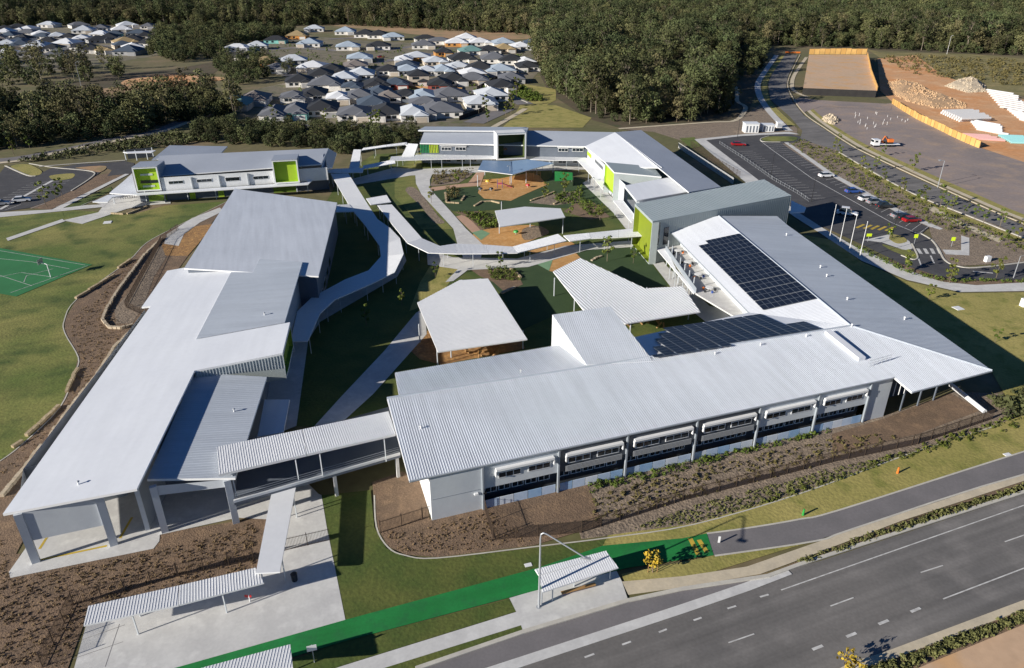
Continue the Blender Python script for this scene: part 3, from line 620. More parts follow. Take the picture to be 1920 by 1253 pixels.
for k in range(6):
    s0, s1 = cols[k], cols[k + 1]
    b = MB(); wq(b, FA + fd * s0 - fnrm * 1.25, FA + fd * s1 - fnrm * 1.25, 0, GZ); b.build('ground_floor_wall', 'wall_dark', Lb)  # dark colour paints in the shadow of the storey above
    b = MB(); a, c = FA + fd * s0, FA + fd * s1; b.quad(*[Vector((p_.x, p_.y, GZ)) for p_ in (a, c, c - fnrm * 1.3, a - fnrm * 1.3)]); b.build('soffit', 'wall_white', Lb)
    nw = 5; A_, B_ = FA - fnrm * 1.25, FB - fnrm * 1.25
    for q in range(nw):
        u0 = s0 + .5 + (s1 - s0 - 1) * q / nw
        window(Lb, A_, B_, u0 + .1, u0 + (s1 - s0 - 1) / nw - .1, 1.35, 3.0, 2); wbox(Lb, 'glazed_screen', FA, FB, s0 + .25 + (s1 - s0 - .5) * q / nw + .04, s0 + .25 + (s1 - s0 - .5) * (q + 1) / nw - .04, .06, 1.3, .03, ('screen_pale', 'screen_blue', 'screen_pale', 'screen_white')[(q * 3 + k) % 4], .05)
    # hood with cheeks over two window strips
    h0, h1 = s0 + (.9 if k else 1.6), s1 - .7
    hd = wbox(Lb, 'awning', FA, FB, h0, h1, 5.55, 5.85, .5, 'frame_white', 0)
    for s_ in (h0, h1): wbox(Lb, 'awning_cheek', FA, FB, s_ - .07, s_ + .07, 4.75, 5.545, .45, 'frame_white', 0)
    mid = (h0 + h1) / 2
    window(Lb, FA, FB, h0 + .35, mid - .45, 4.2, 5.1, 3); window(Lb, FA, FB, mid + .45, h1 - .35, 4.2, 5.1, 3)
    if 1 <= k <= 3:   # slatted screen below the windows of the dark bays
        for q in range(5): wbox(Lb, 'screen_slat', FA, FB, h0, h1, 3.2 + q * .18, 3.27 + q * .18, .3, 'steel', -.2)
for s_ in cols:
    b = MB(); p_ = FA + fd * s_ + fnrm * .12; b.box((p_.x, p_.y, 0), (.22, .3, ftop(s_, .3) - .01), fd); b.build('column', 'wall_grey', Lb)
wbox(Lb, 'wall_joint', FA, FB, .2, cols[0] - .3, 3.12, 3.2, .02, 'wall_grey')
wbox(Lb, 'sign_bracket', FA, FB, 5.3, 5.75, 2.55, 2.8, .3, 'frame_white'); wbox(Lb, 'wall_lamp', FA, FB, 6.4, 6.8, 2.5, 2.75, .3, 'black_metal')
EA = FA; EB = FA + (zp[0] - zp[2]).normalized() * 15.2; EB.z = 0
b = MB(); wq(b, EB, EA, 0, (zplane(zp[0], fn, EB.x, EB.y) - .31, ftop(0))); EC = lpts[3].copy(); EC = EC + (zp[1] - zp[0]).normalized() * .3
wq(b, Vector((EC.x, EC.y, 0)), EB, 0, (EC.z - .31, zplane(zp[0], fn, EB.x, EB.y) - .31)); b.build('end_wall', 'wall_white', Lb)
b = MB(); wq(b, Vector((EC.x, EC.y, 0)), rr_l, 0, (EC.z - .31, rr_l.z - .31)); wq(b, rr_l, ic, 0, (rr_l.z - .31, ic.z - .31))
b.build('courtyard_wall', 'wall_light', Lb)
# right end: recess under the hip, its shade painted in with dark colours
RA = FB; RBk = FB + (R0 - FB).normalized() * 8; RBk.z = 0
cin = corner + (R0 - corner).normalized() * 5
b = MB(); e1 = FB - fnrm * 4.0; e2 = e1 + fd * 10.5
wq(b, FB, e1, 0, (ftop(FL), zplane(zp[0], fn, e1.x, e1.y) - .31)); wq(b, e1, e2, 0, (zplane(zp[0], fn, e1.x, e1.y) - .31, min(zplane(zp[0], fn, e2.x, e2.y), zplane(corner, n2, e2.x, e2.y)) - .31))
oq = poly_inset(opts, .9)
w1 = oe + (opts[3] - oe).normalized() * 1.6
wq(b, e2, Vector((w1.x, w1.y, 0)), 0, (min(zplane(zp[0], fn, e2.x, e2.y), zplane(corner, n2, e2.x, e2.y)) - .31, zplane(corner, n2, w1.x, w1.y) - .31))
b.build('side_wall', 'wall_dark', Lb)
for s_, o_ in ((3.5, .6), (7, .4), (10.5, 0)):
    p_ = FB + fd * s_ + fnrm * (o_ - 1.0); b = MB(); b.box((p_.x, p_.y, 0), (.18, .18, zplane(zp[0], fn, p_.x, p_.y) - .32), fd); b.build('column', 'wall_slate', Lb)
for s_ in (1.2, 2.2, 3.2):
    b = MB(); p_ = FB + fd * s_ - fnrm * .3; b.box((p_.x, p_.y, 3.2), (.08, .08, 2.2), fd); b.build('screen_post', 'frame_white', Lb)
b = MB(); p_ = P('f1600,990'); q_ = P('f1690,1060'); b.bar(P('f1500,900', 1.3), P('f1690,1050', 1.1), .35, 8); b.build('ramp_wall', 'wall_white', Lb)
# courtyard side wall of the right wing, glazed verandah
VA, VB = ipts[2] + (ipts[3] - ipts[2]).normalized() * .4 + (ipts[1] - ipts[2]).normalized() * 2.6, ic + (R0 - ic).normalized() * 2.6
VA = Vector((VA.x, VA.y, 0)); VB = Vector((VB.x, VB.y, 0))
b = MB(); wq(b, VA, VB, 0, (zplane(R0, n3, VA.x, VA.y) - .31, zplane(R0, n3, VB.x, VB.y) - .31)); b.build('verandah_wall', 'wall_light', Lb)
vl = (VB - VA).length
for q in range(9): window(Lb, VA, VB, 1 + q * (vl - 2) / 9, 1 + (q + .8) * (vl - 2) / 9, 4.2, 5.6, 2)
fl = [P('p640,650', 3.3), P('p975,1130', 3.3), VB + Vector((0, 0, 3.3)), VA + Vector((0, 0, 3.3))]
b = MB(); b.prism([v_.copy() for v_ in fl], .3); b.build('balcony_floor', 'concrete', Lb)
b = MB(); b.prism([fl[0] + Vector((0, 0, 1.1)), fl[1] + Vector((0, 0, 1.1)), fl[1] + (fl[2] - fl[1]).normalized() * .2 + Vector((0, 0, 1.1)), fl[0] + (fl[3] - fl[0]).normalized() * .2 + Vector((0, 0, 1.1))], 1.1); b.build('balcony_wall', 'wall_grey', Lb)
for q in range(7):
    p_ = fl[0].lerp(fl[1], (q + .3) / 7); b = MB(); b.box((p_.x + .3, p_.y, 0), (.16, .16, max(4.4, zplane(R0, n3, p_.x, p_.y) - .31)), fd); b.build('post', 'post_grey', Lb)
# verandah furniture: round tables with stools
for q in range(4):
    p_ = fl[0].lerp(fl[1], (q + .8) / 5.2).lerp(fl[3].lerp(fl[2], (q + .8) / 5.2), .5)
    tb = thing('verandah_table', ('white round table on the school verandah, %s from the tall grey block') % ('first', 'second', 'third', 'fourth')[q], 'table', p_, group='tables on the verandah')
    b = MB(); b.bar(p_ + Vector((0, 0, .66)), p_ + Vector((0, 0, .72)), .75, 14); b.build('table_top', 'frame_white', tb)
    b = MB(); b.bar(p_ + Vector((0, 0, .005)), p_ + Vector((0, 0, .655)), .06, 8); b.build('leg', 'black_metal', tb)
    for a_ in range(5):
        v_ = p_ + Vector((math.cos(a_ * 1.256), math.sin(a_ * 1.256), 0)) * 1.15; b = MB(); b.bar(v_ + Vector((0, 0, .005)), v_ + Vector((0, 0, .45)), .2, 8, .24); b.build('stool', ('orange', 'car_dark', 'blue', 'car_dark', 'wall_grey')[(a_ + q) % 5], tb)
# roof fittings
for t_ in ('f580,65', 'f770,245', 'f805,295', 'f920,425', 'f1240,535', 'f945,575'):
    p_ = on_plane(t_, corner, n2); v_ = thing('roof_vent', 'small white vent on the outer slope of the right wing roof', 'vent', p_, group='vents on the right wing roof')
    b = MB(); b.bar(p_ - n2 * .02, p_ + Vector((0, 0, .4)), .11, 8); b.build('pipe', 'frame_white', v_); b = MB(); b.bar(p_ + Vector((0, 0, .405)), p_ + Vector((0, 0, .55)), .22, 8, .05); b.build('cowl', 'frame_white', v_)
for t_ in ('e1003,830', 'e445,1145', 'f690,632', 'f435,680', 'f180,730'):
    p_ = on_plane(t_, zp[0], fn); v_ = thing('roof_vent', 'small pale vent on the front wing roof facing the main road', 'vent', p_, group='vents on the front wing roof')
    b = MB(); b.bar(p_ - fn * .02, p_ + Vector((0, 0, .35)), .1, 8); b.build('pipe', 'frame_white', v_); b = MB(); b.bar(p_ + Vector((0, 0, .355)), p_ + Vector((0, 0, .45)), .2, 8, .05); b.build('cowl', 'frame_white', v_)
wk = thing('roof_walkway', 'long white plant box and handrail near the hip of the front wing roof', 'roof walkway', on_plane('f800,615', zp[0], fn))
a_, c_ = on_plane('f810,612', zp[0], fn), on_plane('f1000,765', zp[0], fn); d_ = (c_ - a_); dn = d_.normalized(); sd_ = dn.cross(fn).normalized()
b = MB(); q4 = [a_ - sd_ * .6, c_ - sd_ * .6, c_ + sd_ * .6, a_ + sd_ * .6]; b.prism([v_ + fn * .55 for v_ in q4], .53); b.build('duct', 'roof_white', wk)
for k in range(6):
    p_ = on_plane('f%d,%d' % (1040 + 24 * k, 800 - 7 * k), zp[0], fn); b = MB(); b.bar(p_, p_ + Vector((0, 0, 1.0)), .035, 5); b.build('rail_post', 'steel', wk)
b = MB(); p_, v_ = on_plane('f1040,800', zp[0], fn), on_plane('f1160,765', zp[0], fn)
for z_ in (.55, 1.0): b.bar(p_ + Vector((0, 0, z_)), v_ + Vector((0, 0, z_)), .03, 5)
b.build('handrail', 'steel', wk)
# solar arrays: every panel a part, laid out on the roof in rows along the ridge
def solar(label, o, n, along, outline, pu=1.05, pv=1.72, band=2):
    poly = [on_plane(t_, o, n) for t_ in outline.split()]; e = (along - n * along.dot(n)).normalized(); v = n.cross(e).normalized()
    uv = [Vector(((p_ - o).dot(e), (p_ - o).dot(v), 0)) for p_ in poly]; c_ = sum(poly, Vector()) / len(poly)
    t = thing('solar_array', label, 'solar array', c_); u0, u1 = min(p_.x for p_ in uv), max(p_.x for p_ in uv); v0, v1 = min(p_.y for p_ in uv), max(p_.y for p_ in uv)
    me_ = None; k = 0; vv = v0; rails = MB()
    while vv + pv * .8 < v1:
        uu = u0; ks = []
        while uu + pu * .8 < u1:
            m_ = (uu + pu / 2, vv + pv / 2)
            if inside(m_, uv):
                p_ = o + e * m_[0] + v * m_[1] + n * .15; ks.append(p_)
                if me_ is None:
                    b = MB(); a_, d_ = pu / 2 - .02, pv / 2 - .02; q = [(-a_, -d_), (a_, -d_), (a_, d_), (-a_, d_)]
                    b.add([(x_, y_, .045) for x_, y_ in q] + [(x_, y_, 0) for x_, y_ in q], [(4, 0, 3, 7), (0, 4, 5, 1), (1, 5, 6, 2), (2, 6, 7, 3)], 1)
                    i_ = [(x_ * .955, y_ * .97) for x_, y_ in q]; b.add([(x_, y_, .045) for x_, y_ in q] + [(x_, y_, .045) for x_, y_ in i_] + [(x_, y_, .042) for x_, y_ in i_], [(0, 1, 5, 4), (1, 2, 6, 5), (2, 3, 7, 6), (3, 0, 4, 7)], 1)
                    b.add([(x_, y_, .042) for x_, y_ in i_], [(0, 1, 2, 3)], 0); me_ = b.mesh('solar_panel', ['solar', 'solar_frame'])
                ob = bpy.data.objects.new('solar_panel', me_); C.objects.link(ob); ob.parent = t
                mw = Matrix((e, v, n)).transposed().to_4x4(); mw.translation = p_ - c_; ob.matrix_local = mw
            uu += pu
        if ks:
            for f_ in (-.3, .3): rails.bar(ks[0] + v * pv * f_ - n * .05 - e * .6, ks[-1] + v * pv * f_ - n * .05 + e * .6, .03, 4)
        k += 1; vv += pv + (.02 if k % band else .22)
    rails.build('mounting_rail', 'steel', t)
def inside(p, poly):
    c = False; n = len(poly)
    for k in range(n):
        a, b_ = poly[k], poly[k - 1]
        if (a.y > p[1]) != (b_.y > p[1]) and p[0] < (b_.x - a.x) * (p[1] - a.y) / (b_.y - a.y) + a.x: c = not c
    return c
acr = n3.cross((ridge_b - R0).normalized())
solar('large solar array of dark panels on the white slope of the right wing', R0, n3, acr, 'p1100,552 p1480,488 f770,437 f462,495 p1025,628 p1130,600')
solar('solar array of dark panels on the rear slope of the front wing', zp[0], n4, n4.cross((R0 - zp[0]).normalized()), '_1243,614 f440,503 f600,565 f680,552 f750,595 _1231,672')

# ------------------------------------------------------------------ 2. left building (loading dock end)
LB = thing('left_school_building', 'long white-roofed school building at left with loading dock and kicked-up green bay', 'building', (-50, 75, 0))
zL = [P('g15,390:7.2'), P('d840,460:7.2'), P('g765,250:8.2')]
nL = (zL[1] - zL[0]).cross(zL[2] - zL[0]).normalized(); nL = nL if nL.z > 0 else -nL
LP = [zL[0], zL[2]] + [on_plane(t_, zL[0], nL) for t_ in ('d1088,820', 'd1580,722', 'd1622,550', 'd1098,646', 'd1335,190', 'd935,262', 'd792,465', 'd842,460')]
roof(LB, (LP, nL), 'roof_white', .3)
def wal(parent, pts, tops, z0, m, name='wall'):
    b = MB()
    for k in range(len(pts) - 1): wq(b, pts[k], pts[k + 1], z0, (tops[k], tops[k + 1]))
    return b.build(name, m, parent)
zt = lambda p_: zplane(zL[0], nL, p_.x, p_.y) - .31
C1, C2, C3 = P('g205,662'), P('g640,565'), P('g828,478')
ax = (C3 - C1).normalized(); ay = Vector((-ax.y, ax.x, 0))
BLk = Vector((LP[8].x + .7, LP[8].y - .5, 0)); 
b = MB(); p1 = C1 - ax * .35; p2 = C2 - ax * .2
fb = [Vector((p1.x, p1.y, 3.1)), Vector((p2.x, p2.y, 3.1)), Vector((p2.x, p2.y, zt(p2))), Vector((p1.x, p1.y, zt(p1)))]; b.quad(*fb); b.build('front_panel', 'wall_light', LB)
wal(LB, [C1 + ay * 9, BLk], [zt(C1 + ay * 9), zt(BLk)], 0, 'wall_light', 'side_wall')
wal(LB, [C1 + ay * 9, C3 + ay * 9], [zt(C1 + ay * 9), zt(C3 + ay * 9)], 0, 'wall_slate', 'dock_wall')
wal(LB, [C1, C1 + ay * 9], [zt(C1), zt(C1 + ay * 9)], 3.1, 'wall_light', 'side_wall')
p_ = C3 + ax * .2; e_ = Vector((LP[2].x - .3, LP[2].y, 0)); wal(LB, [p_, e_], [zt(p_), zt(e_)], 0, 'wall_grey', 'inner_wall')
for c_, wd in ((C1, .8), (C2, .8), (C3, .5)):
    b = MB(); b.box((c_.x, c_.y, 0), (wd, .5, zt(c_) - .02), ax); b.build('column', 'wall_light', LB)
b = MB(); b.box(tuple((C2 + ax * .1 + ay * 9 - ay * .06)[:2]) + (0,), (3.6, .1, 3.2), ax); b.build('roller_door', 'wall_grey', LB)
# lower grey roof beside it
zl = [P('g822,196:7.1'), P('d1088,832:7.1'), P('g1315,188:6.7')]
nl = (zl[1] - zl[0]).cross(zl[2] - zl[0]).normalized(); nl = nl if nl.z > 0 else -nl
lq = [zl[0], zl[2], on_plane('d1492,856', zl[0], nl), zl[1]]
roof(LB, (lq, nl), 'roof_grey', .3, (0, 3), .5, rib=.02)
D1, D2 = P('g925,492'), P('g1322,440'); zt2 = lambda p_: zplane(zl[0], nl, p_.x, p_.y) - .31
for c_ in (D1, D2):
    b = MB(); b.box((c_.x, c_.y, 0), (.75, .5, zt2(c_) - .02), ax); b.build('column', 'wall_light', LB)
wal(LB, [D1, D2], [zt2(D1), zt2(D2)], 5.4, 'wall_light', 'front_panel')
dk = [D1 + ay * 8, D2 + ay * 8, Vector((lq[2].x - .6, lq[2].y, 0))]; wal(LB, dk, [zt2(v_) for v_ in dk], 0, 'wall_slate', 'dock_wall')
# roof falling away to the courtyard; the grey paints in its turn from the sun
zg = [LP[5] + Vector((0, 0, .08)), LP[6] + Vector((0, 0, .08)), P('d1592,552:8.3')]
ng = (zg[1] - zg[0]).cross(zg[2] - zg[0]).normalized(); ng = ng if ng.z > 0 else -ng
gq = [zg[0], zg[2], on_plane('d1692,212', zg[0], ng), zg[1]]
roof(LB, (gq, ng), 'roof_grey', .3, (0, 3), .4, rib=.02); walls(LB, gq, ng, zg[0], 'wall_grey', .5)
# kicked-up bay
kb = [LP[2], LP[3], LP[4], LP[5]]; BZ = 4.7
wal(LB, [Vector((kb[0].x, kb[0].y, 0)), Vector((kb[1].x, kb[1].y, 0))], [kb[0].z - .31, kb[1].z - .31], BZ, 'wall_sage', 'bay_wall')
wal(LB, [Vector((kb[3].x, kb[3].y, 0)), Vector((kb[2].x, kb[2].y, 0))], [kb[3].z - .31, kb[2].z - .31], BZ, 'wall_sage', 'bay_wall')
b = MB(); e_ = (kb[1] - kb[0]); e_.z = 0; L_ = e_.length; e_.normalize(); k = .3
while k < L_:
    f = k / L_; p_ = kb[0].lerp(kb[1], f); b.box((p_.x, p_.y - .03, max(BZ, zplane(zl[0], nl, p_.x, p_.y))), (.09, .07, max(.05, p_.z - .33 - max(BZ, zplane(zl[0], nl, p_.x, p_.y)))), e_); k += .42
b.build('cladding_rib', 'wall_light', LB)
framed_box(LB, kb[2] - Vector((0, 0, .31)), kb[1] - Vector((0, 0, .31)), Vector((kb[1].x, kb[1].y, BZ)), Vector((kb[2].x, kb[2].y, BZ)), .6, 'lime_dark', .3, 'wall_light')  # darker lime paints in the shade inside the bay
b = MB(); b.quad(Vector((kb[0].x, kb[0].y, BZ)), Vector((kb[1].x, kb[1].y, BZ)), Vector((kb[2].x, kb[2].y, BZ)), Vector((kb[3].x, kb[3].y, BZ))); b.build('bay_floor', 'wall_light', LB)
low = [Vector((kb[0].x, kb[0].y, 0)), Vector((kb[0].lerp(kb[1], .7).x, kb[0].lerp(kb[1], .7).y, 0)), Vector((kb[3].lerp(kb[2], .7).x, kb[3].lerp(kb[2], .7).y, 0))]
wal(LB, low, [BZ] * 3, 0, 'wall_slate', 'ground_floor_wall')
roof(LB, 'd1480,982:3.6 d1620,982:3.6 d1585,1165:3.6 d1440,1190', 'roof_white', .25, name='low_roof')
roof(LB, 'd1690,285:4.0 d1785,290:4.0 d1770,355:4.0 d1685,355', 'roof_white', .25, name='low_roof')
for t_ in ('g440,225', 'd1480,510', 'd1310,1050'):
    pl = (zL[0], nL) if t_[0] == 'g' else (zg[0], ng) if t_ == 'd1480,510' else (zl[0], nl); p_ = on_plane(t_, *pl)
    v_ = thing('roof_vent', 'small grey vent standing on the left school building roof', 'vent', p_, group='vents on the left building'); b = MB(); b.bar(p_ - Vector((0, 0, .02)), p_ + Vector((0, 0, .4)), .1, 8); b.build('pipe', 'frame_white', v_); b = MB(); b.bar(p_ + Vector((0, 0, .405)), p_ + Vector((0, 0, .52)), .2, 8, .05); b.build('cowl', 'steel', v_)

# ------------------------------------------------------------------ 3. hall behind it
HB = thing('hall_building', 'hall with one wide plain grey roof behind the white-roofed left building', 'building', (-55, 150, 0))
mass(HB, '_440,354:8.6 _632,380:7.8 _597,518:7.8 _345,503', 'roof_mid', 'wall_slate', .5)
HA, HBp = P('_632,380:7.8'), P('_597,518:7.8'); HA = Vector((HA.x - .55, HA.y - 1, 0)); HBp = Vector((HBp.x - .55, HBp.y, 0))
for q in range(5): window(HB, HBp, HA, 3 + q * 6, 6.5 + q * 6, 1, 2.6, 3, .1)

# ------------------------------------------------------------------ 4. rear-left block with two lime boxes
RBd = thing('rear_left_building', 'two-storey white school block at the rear left with two lime green window boxes', 'building', (-80, 205, 0))
WA, WB = P('j840,655', 3.6), P('k705,550', 3.6); WA.z = WB.z = 0
back = Vector((-(WB - WA).y, (WB - WA).x, 0)).normalized()
WA = WA + back * 1.6; WB = WB + back * 1.6; WL = WA + (WB - WA).normalized() * .3; WL0 = WA - (WB - WA).normalized() * 6.2; WR = WB + (WB - WA).normalized() * 8.5
zr = [P('j1215,452:7.0'), P('k410,432:7.0'), P('k200,215:9.2')]
nr = (zr[1] - zr[0]).cross(zr[2] - zr[0]).normalized(); nr = nr if nr.z > 0 else -nr
rp = [on_plane(t_, zr[0], nr) for t_ in ('j810,478', 'k965,345', 'k1050,168', 'j820,252')]
roof(RBd, (rp, nr), 'roof_far', .3)
rd = [rp[3], rp[2], P('k1120,160:7.4'), P('j940,205:7.4')]
rzt = lambda p_: zplane(zr[0], nr, p_.x, p_.y) - .31
Wq = [WL, WR]; 
wal(RBd, [WL, WR], [7.0, 7.0 - .05], 3.3, 'wall_white', 'upper_wall'); wal(RBd, [WL0 + back * 2.2, WR + back * 2.2], [3.4, 3.4], 0, 'wall_slate', 'ground_floor_wall')
WR2 = WR + back * 16; WL2 = WL + back * 16; wal(RBd, [WR, WR2], [6.6, 8.8], 0, 'wall_light', 'side_wall'); wal(RBd, [WL, WL2], [6.6, 8.8], 0, 'wall_light', 'side_wall'); wal(RBd, [WL2, WR2], [8.2, 8.2], 0, 'wall_light', 'rear_wall')
for t0, t1 in (('j925,535', 'j1100,562'), ('j1240,515', 'j1420,542'), ('j1560,495', 'j1730,530'), ('k-100,495', 'k60,525'), ('k200,480', 'k380,510')): window_px(RBd, WL, WR, t0, t1, 3, .08)
for t_ in ('j1185,500', 'j1495,480', 'j1815,465', 'k145,440'):
    s_, z_ = on_wall(WL, WR, t_); wbox(RBd, 'pilaster', WL, WR, s_ - .15, s_ + .15, 3.4, 6.6, .35, 'wall_grey')
for a0, a1, m_ in (('j700,680', 'j920,760', 'lime_dark'), ('j1160,660', 'j1240,730', 'lime'), ('j1480,640', 'j1560,720', 'lime'), ('k430,600', 'k690,650', 'lime_dark')):
    wpx(RBd, 'lime_panel', WL + back * 2.2, WR + back * 2.2, a0, a1, .12, m_)
# green boxes
b1 = [P('j515,388', 10.1), P('j797,374', 10.1), P('j840,655', 3.6), P('j577,665', 3.6)]
b2 = [P('k410,308', 10.1), P('k695,294', 10.1), P('k705,550', 3.6), P('k440,575', 3.6)]
for bb, bk in ((b1, 6), (b2, 6)):
    dd = (bb[1] - bb[0]); dd.z = 0; fw = dd.normalized(); bd = Vector((-fw.y, fw.x, 0))
    for k in (0, 1): bb[3 - k] = Vector((bb[k].x, bb[k].y, 3.6))
    _, ii, kk, nn_ = framed_box(RBd, *bb, 1.1, 'lime', .35, 'wall_white')
    tp = [bb[0] + Vector((0, 0, .12)), bb[1] + Vector((0, 0, .12)), bb[1] + bd * 9.5 + Vector((0, 0, -.6)), bb[0] + bd * 9.5 + Vector((0, 0, -.6))]
    b = MB(); b.prism(tp, .25); b.build('box_roof', 'roof_far', RBd)
    b = MB()
    for s_ in (0, 1):
        p_, q_ = bb[s_], tp[3 - s_]
        b.quad(Vector((p_.x, p_.y, 3.6)), Vector((q_.x, q_.y, 3.6)), Vector((q_.x, q_.y, q_.z - .26)), Vector((p_.x, p_.y, p_.z - .14)))
    b.build('box_side', 'wall_grey', RBd)
bd_ = Vector((-(b1[1] - b1[0]).y, (b1[1] - b1[0]).x, 0)).normalized()
A_, B_ = b1[0] + bd_ * 1.1, b1[1] + bd_ * 1.1
wbox(RBd, 'window', A_, B_, 1.2, 5.6, 5.5, 6.3, .1, 'glass')
for z_ in (4.4, 7.6): wbox(RBd, 'panel', A_, B_, 1.5, 4.6, z_, z_ + .5, .1, 'wall_light')
# rear skillion, shaded end roof, canopies
b_ = roof(RBd, 'j740,297:8.6 j940,135:7.0 j1590,146:7.0 j1512,225', 'roof_far', .3)
roof(RBd, 'k990,240:8.9 k1050,170:9.0 k1140,222:6.4 k1090,382 k968,392', 'roof_far', .3)
hq = [rp[3], rp[2]]
can = thing('entry_canopy', 'broad white entry canopy round the foot of the rear left block', 'canopy', P('j400,640'))
roof(can, 'j520,462:3.6 j580,690:3.4 j270,670:3.4 j300,640', 'roof_white', .2, name='roof_sheet')
roof(can, 'j575,668:3.42 j578,692:3.42 k820,572:3.4 k800,545', 'roof_white', .2, name='roof_sheet')
roof(can, 'k805,545:3.4 k822,572:3.4 k960,440:3.4 k965,405', 'roof_white', .2, name='roof_sheet')
roof(can, 'j80,768:3.2 j250,690:3.2 j430,695:3.2 j300,715 j250,770', 'roof_white', .18, name='roof_sheet')
for t_ in ('j1155,745', 'j1470,735', 'j690,770', 'k700,655', 'k822,655', 'j330,790', 'k970,580', 'k1060,560'):
    p_ = P(t_); b = MB(); b.box((p_.x, p_.y, 0), (.2, .2, 3.15)); b.build('post', 'post_grey', can)
bk_ = thing('bike_rack', 'row of dark bicycle racks on the concrete forecourt of the rear left block', 'bike rack', P('j450,740'))
for k in range(7):
    p_ = P('j%d,%d' % (400 + 26 * k, 745 - 3 * k)); b = MB(); b.bar(p_, p_ + Vector((0, 0, .8)), .05, 5); b.bar(p_ + Vector((.0, .0, .8)), p_ + Vector((.2, .8, .8)), .05, 5); b.bar(p_ + Vector((.2, .8, 0)), p_ + Vector((.2, .8, .8)), .05, 5); b.build('hoop', 'black_metal', bk_)
# open shed behind
shd = thing('carport', 'open flat-roofed shed beside the left driveway behind the school', 'shed', P('j600,310'))
roof(shd, 'j420,210:3.6 j790,190:3.6 j740,215 j470,222:3.5', 'roof_white', .2)
for t_ in ('j460,305', 'j580,305', 'j700,295', 'j765,270'):
    p_ = P(t_); b = MB(); b.box((p_.x, p_.y, 0), (.25, .25, 3.3)); b.build('post', 'post_grey', shd)
b = MB(); wq(b, P('j480,290'), P('j760,268'), 0, 3.2); b.build('back_wall', 'wall_dark', shd)

# ------------------------------------------------------------------ 5. rear-centre block and right rear wing (one building round the corner)
CB = thing('rear_school_building', 'L-shaped rear school building with a dark framed box and two lime-faced bays', 'building', (15, 230, 0))
zc = [P('l280,290:7.0'), P('m338,266:7.0'), P('l330,162:9.0')]
nc = (zc[1] - zc[0]).cross(zc[2] - zc[0]).normalized(); nc = nc if nc.z > 0 else -nc
cp = [zc[0], zc[1], on_plane('m675,108', zc[0], nc), on_plane('l1500,148', zc[0], nc), zc[2]]
roof(CB, (cp, nc), 'roof_far', .3)
rk = cp[2]
roof(CB, 'l262,146:9.7 l340,104:9.3 l1480,110:9.3 l1160,152', 'roof_grey', .35)
zh = [cp[2], zc[1], P('m570,450:7.0')]
nh = (zh[1] - zh[0]).cross(zh[2] - zh[0]).normalized(); nh = nh if nh.z > 0 else -nh
ridge_e = on_plane('m1480,775', zh[0], nh)
hp = [zh[0], zh[1], zh[2], on_plane('m640,500', zh[0], nh), on_plane('m1200,500', zh[0], nh)]
roof(CB, (hp, nh), 'roof_white', .3)
zo = [cp[2], P('m1500,760', 9.0), P('w665,718:7.2')]
no = (zo[1] - zo[0]).cross(zo[2] - zo[0]).normalized(); no = no if no.z > 0 else -no
roof(CB, ([zo[0], on_plane('m1500,778', zo[0], no), zo[2], on_plane('m968,84', zo[0], no)], no), 'roof_far', .3, (0, 1), 1.2, rib=.04)
CWA, CWB = Vector((zc[0].x + .3, zc[0].y + .6, 0)), Vector((zc[1].x + 1, zc[1].y + .6, 0))
wal(CB, [CWA, CWB], [6.75, 6.75], 3.3, 'wall_slate', 'upper_wall'); wal(CB, [CWA + Vector((0, 2, 0)), CWB + Vector((0, 2, 0))], [3.4, 3.4], 0, 'wall_light', 'ground_floor_wall')
wal(CB, [CWA, CWA + Vector((0, 14, 0))], [6.7, 8.8], 0, 'wall_light', 'side_wall')
for t0, t1 in (('l520,330', 'l635,372'), ('l680,330', 'l800,372'), ('m40,285', 'm150,325'), ('m195,285', 'm320,325')): window_px(CB, CWA, CWB, t0, t1, 3, .2)
for t0, t1 in (('l505,312', 'l805,322'), ('m30,268', 'm325,280')): wpx(CB, 'awning', CWA, CWB, t0, t1, .7, 'frame_white')
for t0, t1 in (('l530,465', 'l630,500'), ('l690,465', 'l790,500'), ('l850,465', 'l920,500'), ('m40,425', 'm130,455'), ('m205,425', 'm250,455')): window_px(CB, CWA + Vector((0, 2, 0)), CWB + Vector((0, 2, 0)), t0, t1, 2, .1)
for q in range(12):
    x0 = 285 + 17.5 * q; wpx(CB, 'fin', CWA, CWB, 'l%g,292' % x0, 'l%g,398' % (x0 + 12), .25, 'green_panel' if q < 6 else ('yellow_panel' if q % 2 == 0 else 'lime'))
b3 = [P('l1140,186', 11.4), P('l1472,172', 11.4)]
b3 += [Vector((b3[1].x, b3[1].y, 3.2)), Vector((b3[0].x, b3[0].y, 3.2))]
framed_box(CB, *b3, 4.8, 'lime_shaded', .45, 'wall_white')
tp = [b3[0] + Vector((0, 0, .1)), b3[1] + Vector((0, 0, .1)), Vector((b3[1].x + 1, b3[1].y + 15, 9.9)), Vector((b3[0].x + 1, b3[0].y + 15, 9.9))]
b = MB(); b.prism(tp, .3); b.build('box_roof', 'roof_grey', CB)
b = MB()
for s_ in (0, 1):
    p_, q_ = b3[s_], tp[3 - s_]; b.quad(Vector((p_.x, p_.y, 3.2)), Vector((q_.x, q_.y, 3.2)), Vector((q_.x, q_.y, q_.z - .31)), Vector((p_.x, p_.y, p_.z - .21)))
b.build('box_side', 'wall_grey', CB)
wbox(CB, 'window', b3[0] + Vector((0, 4.7, 0)), b3[1] + Vector((0, 4.7, 0)), 2.2, 5.6, 5.2, 5.9, .1, 'glass')
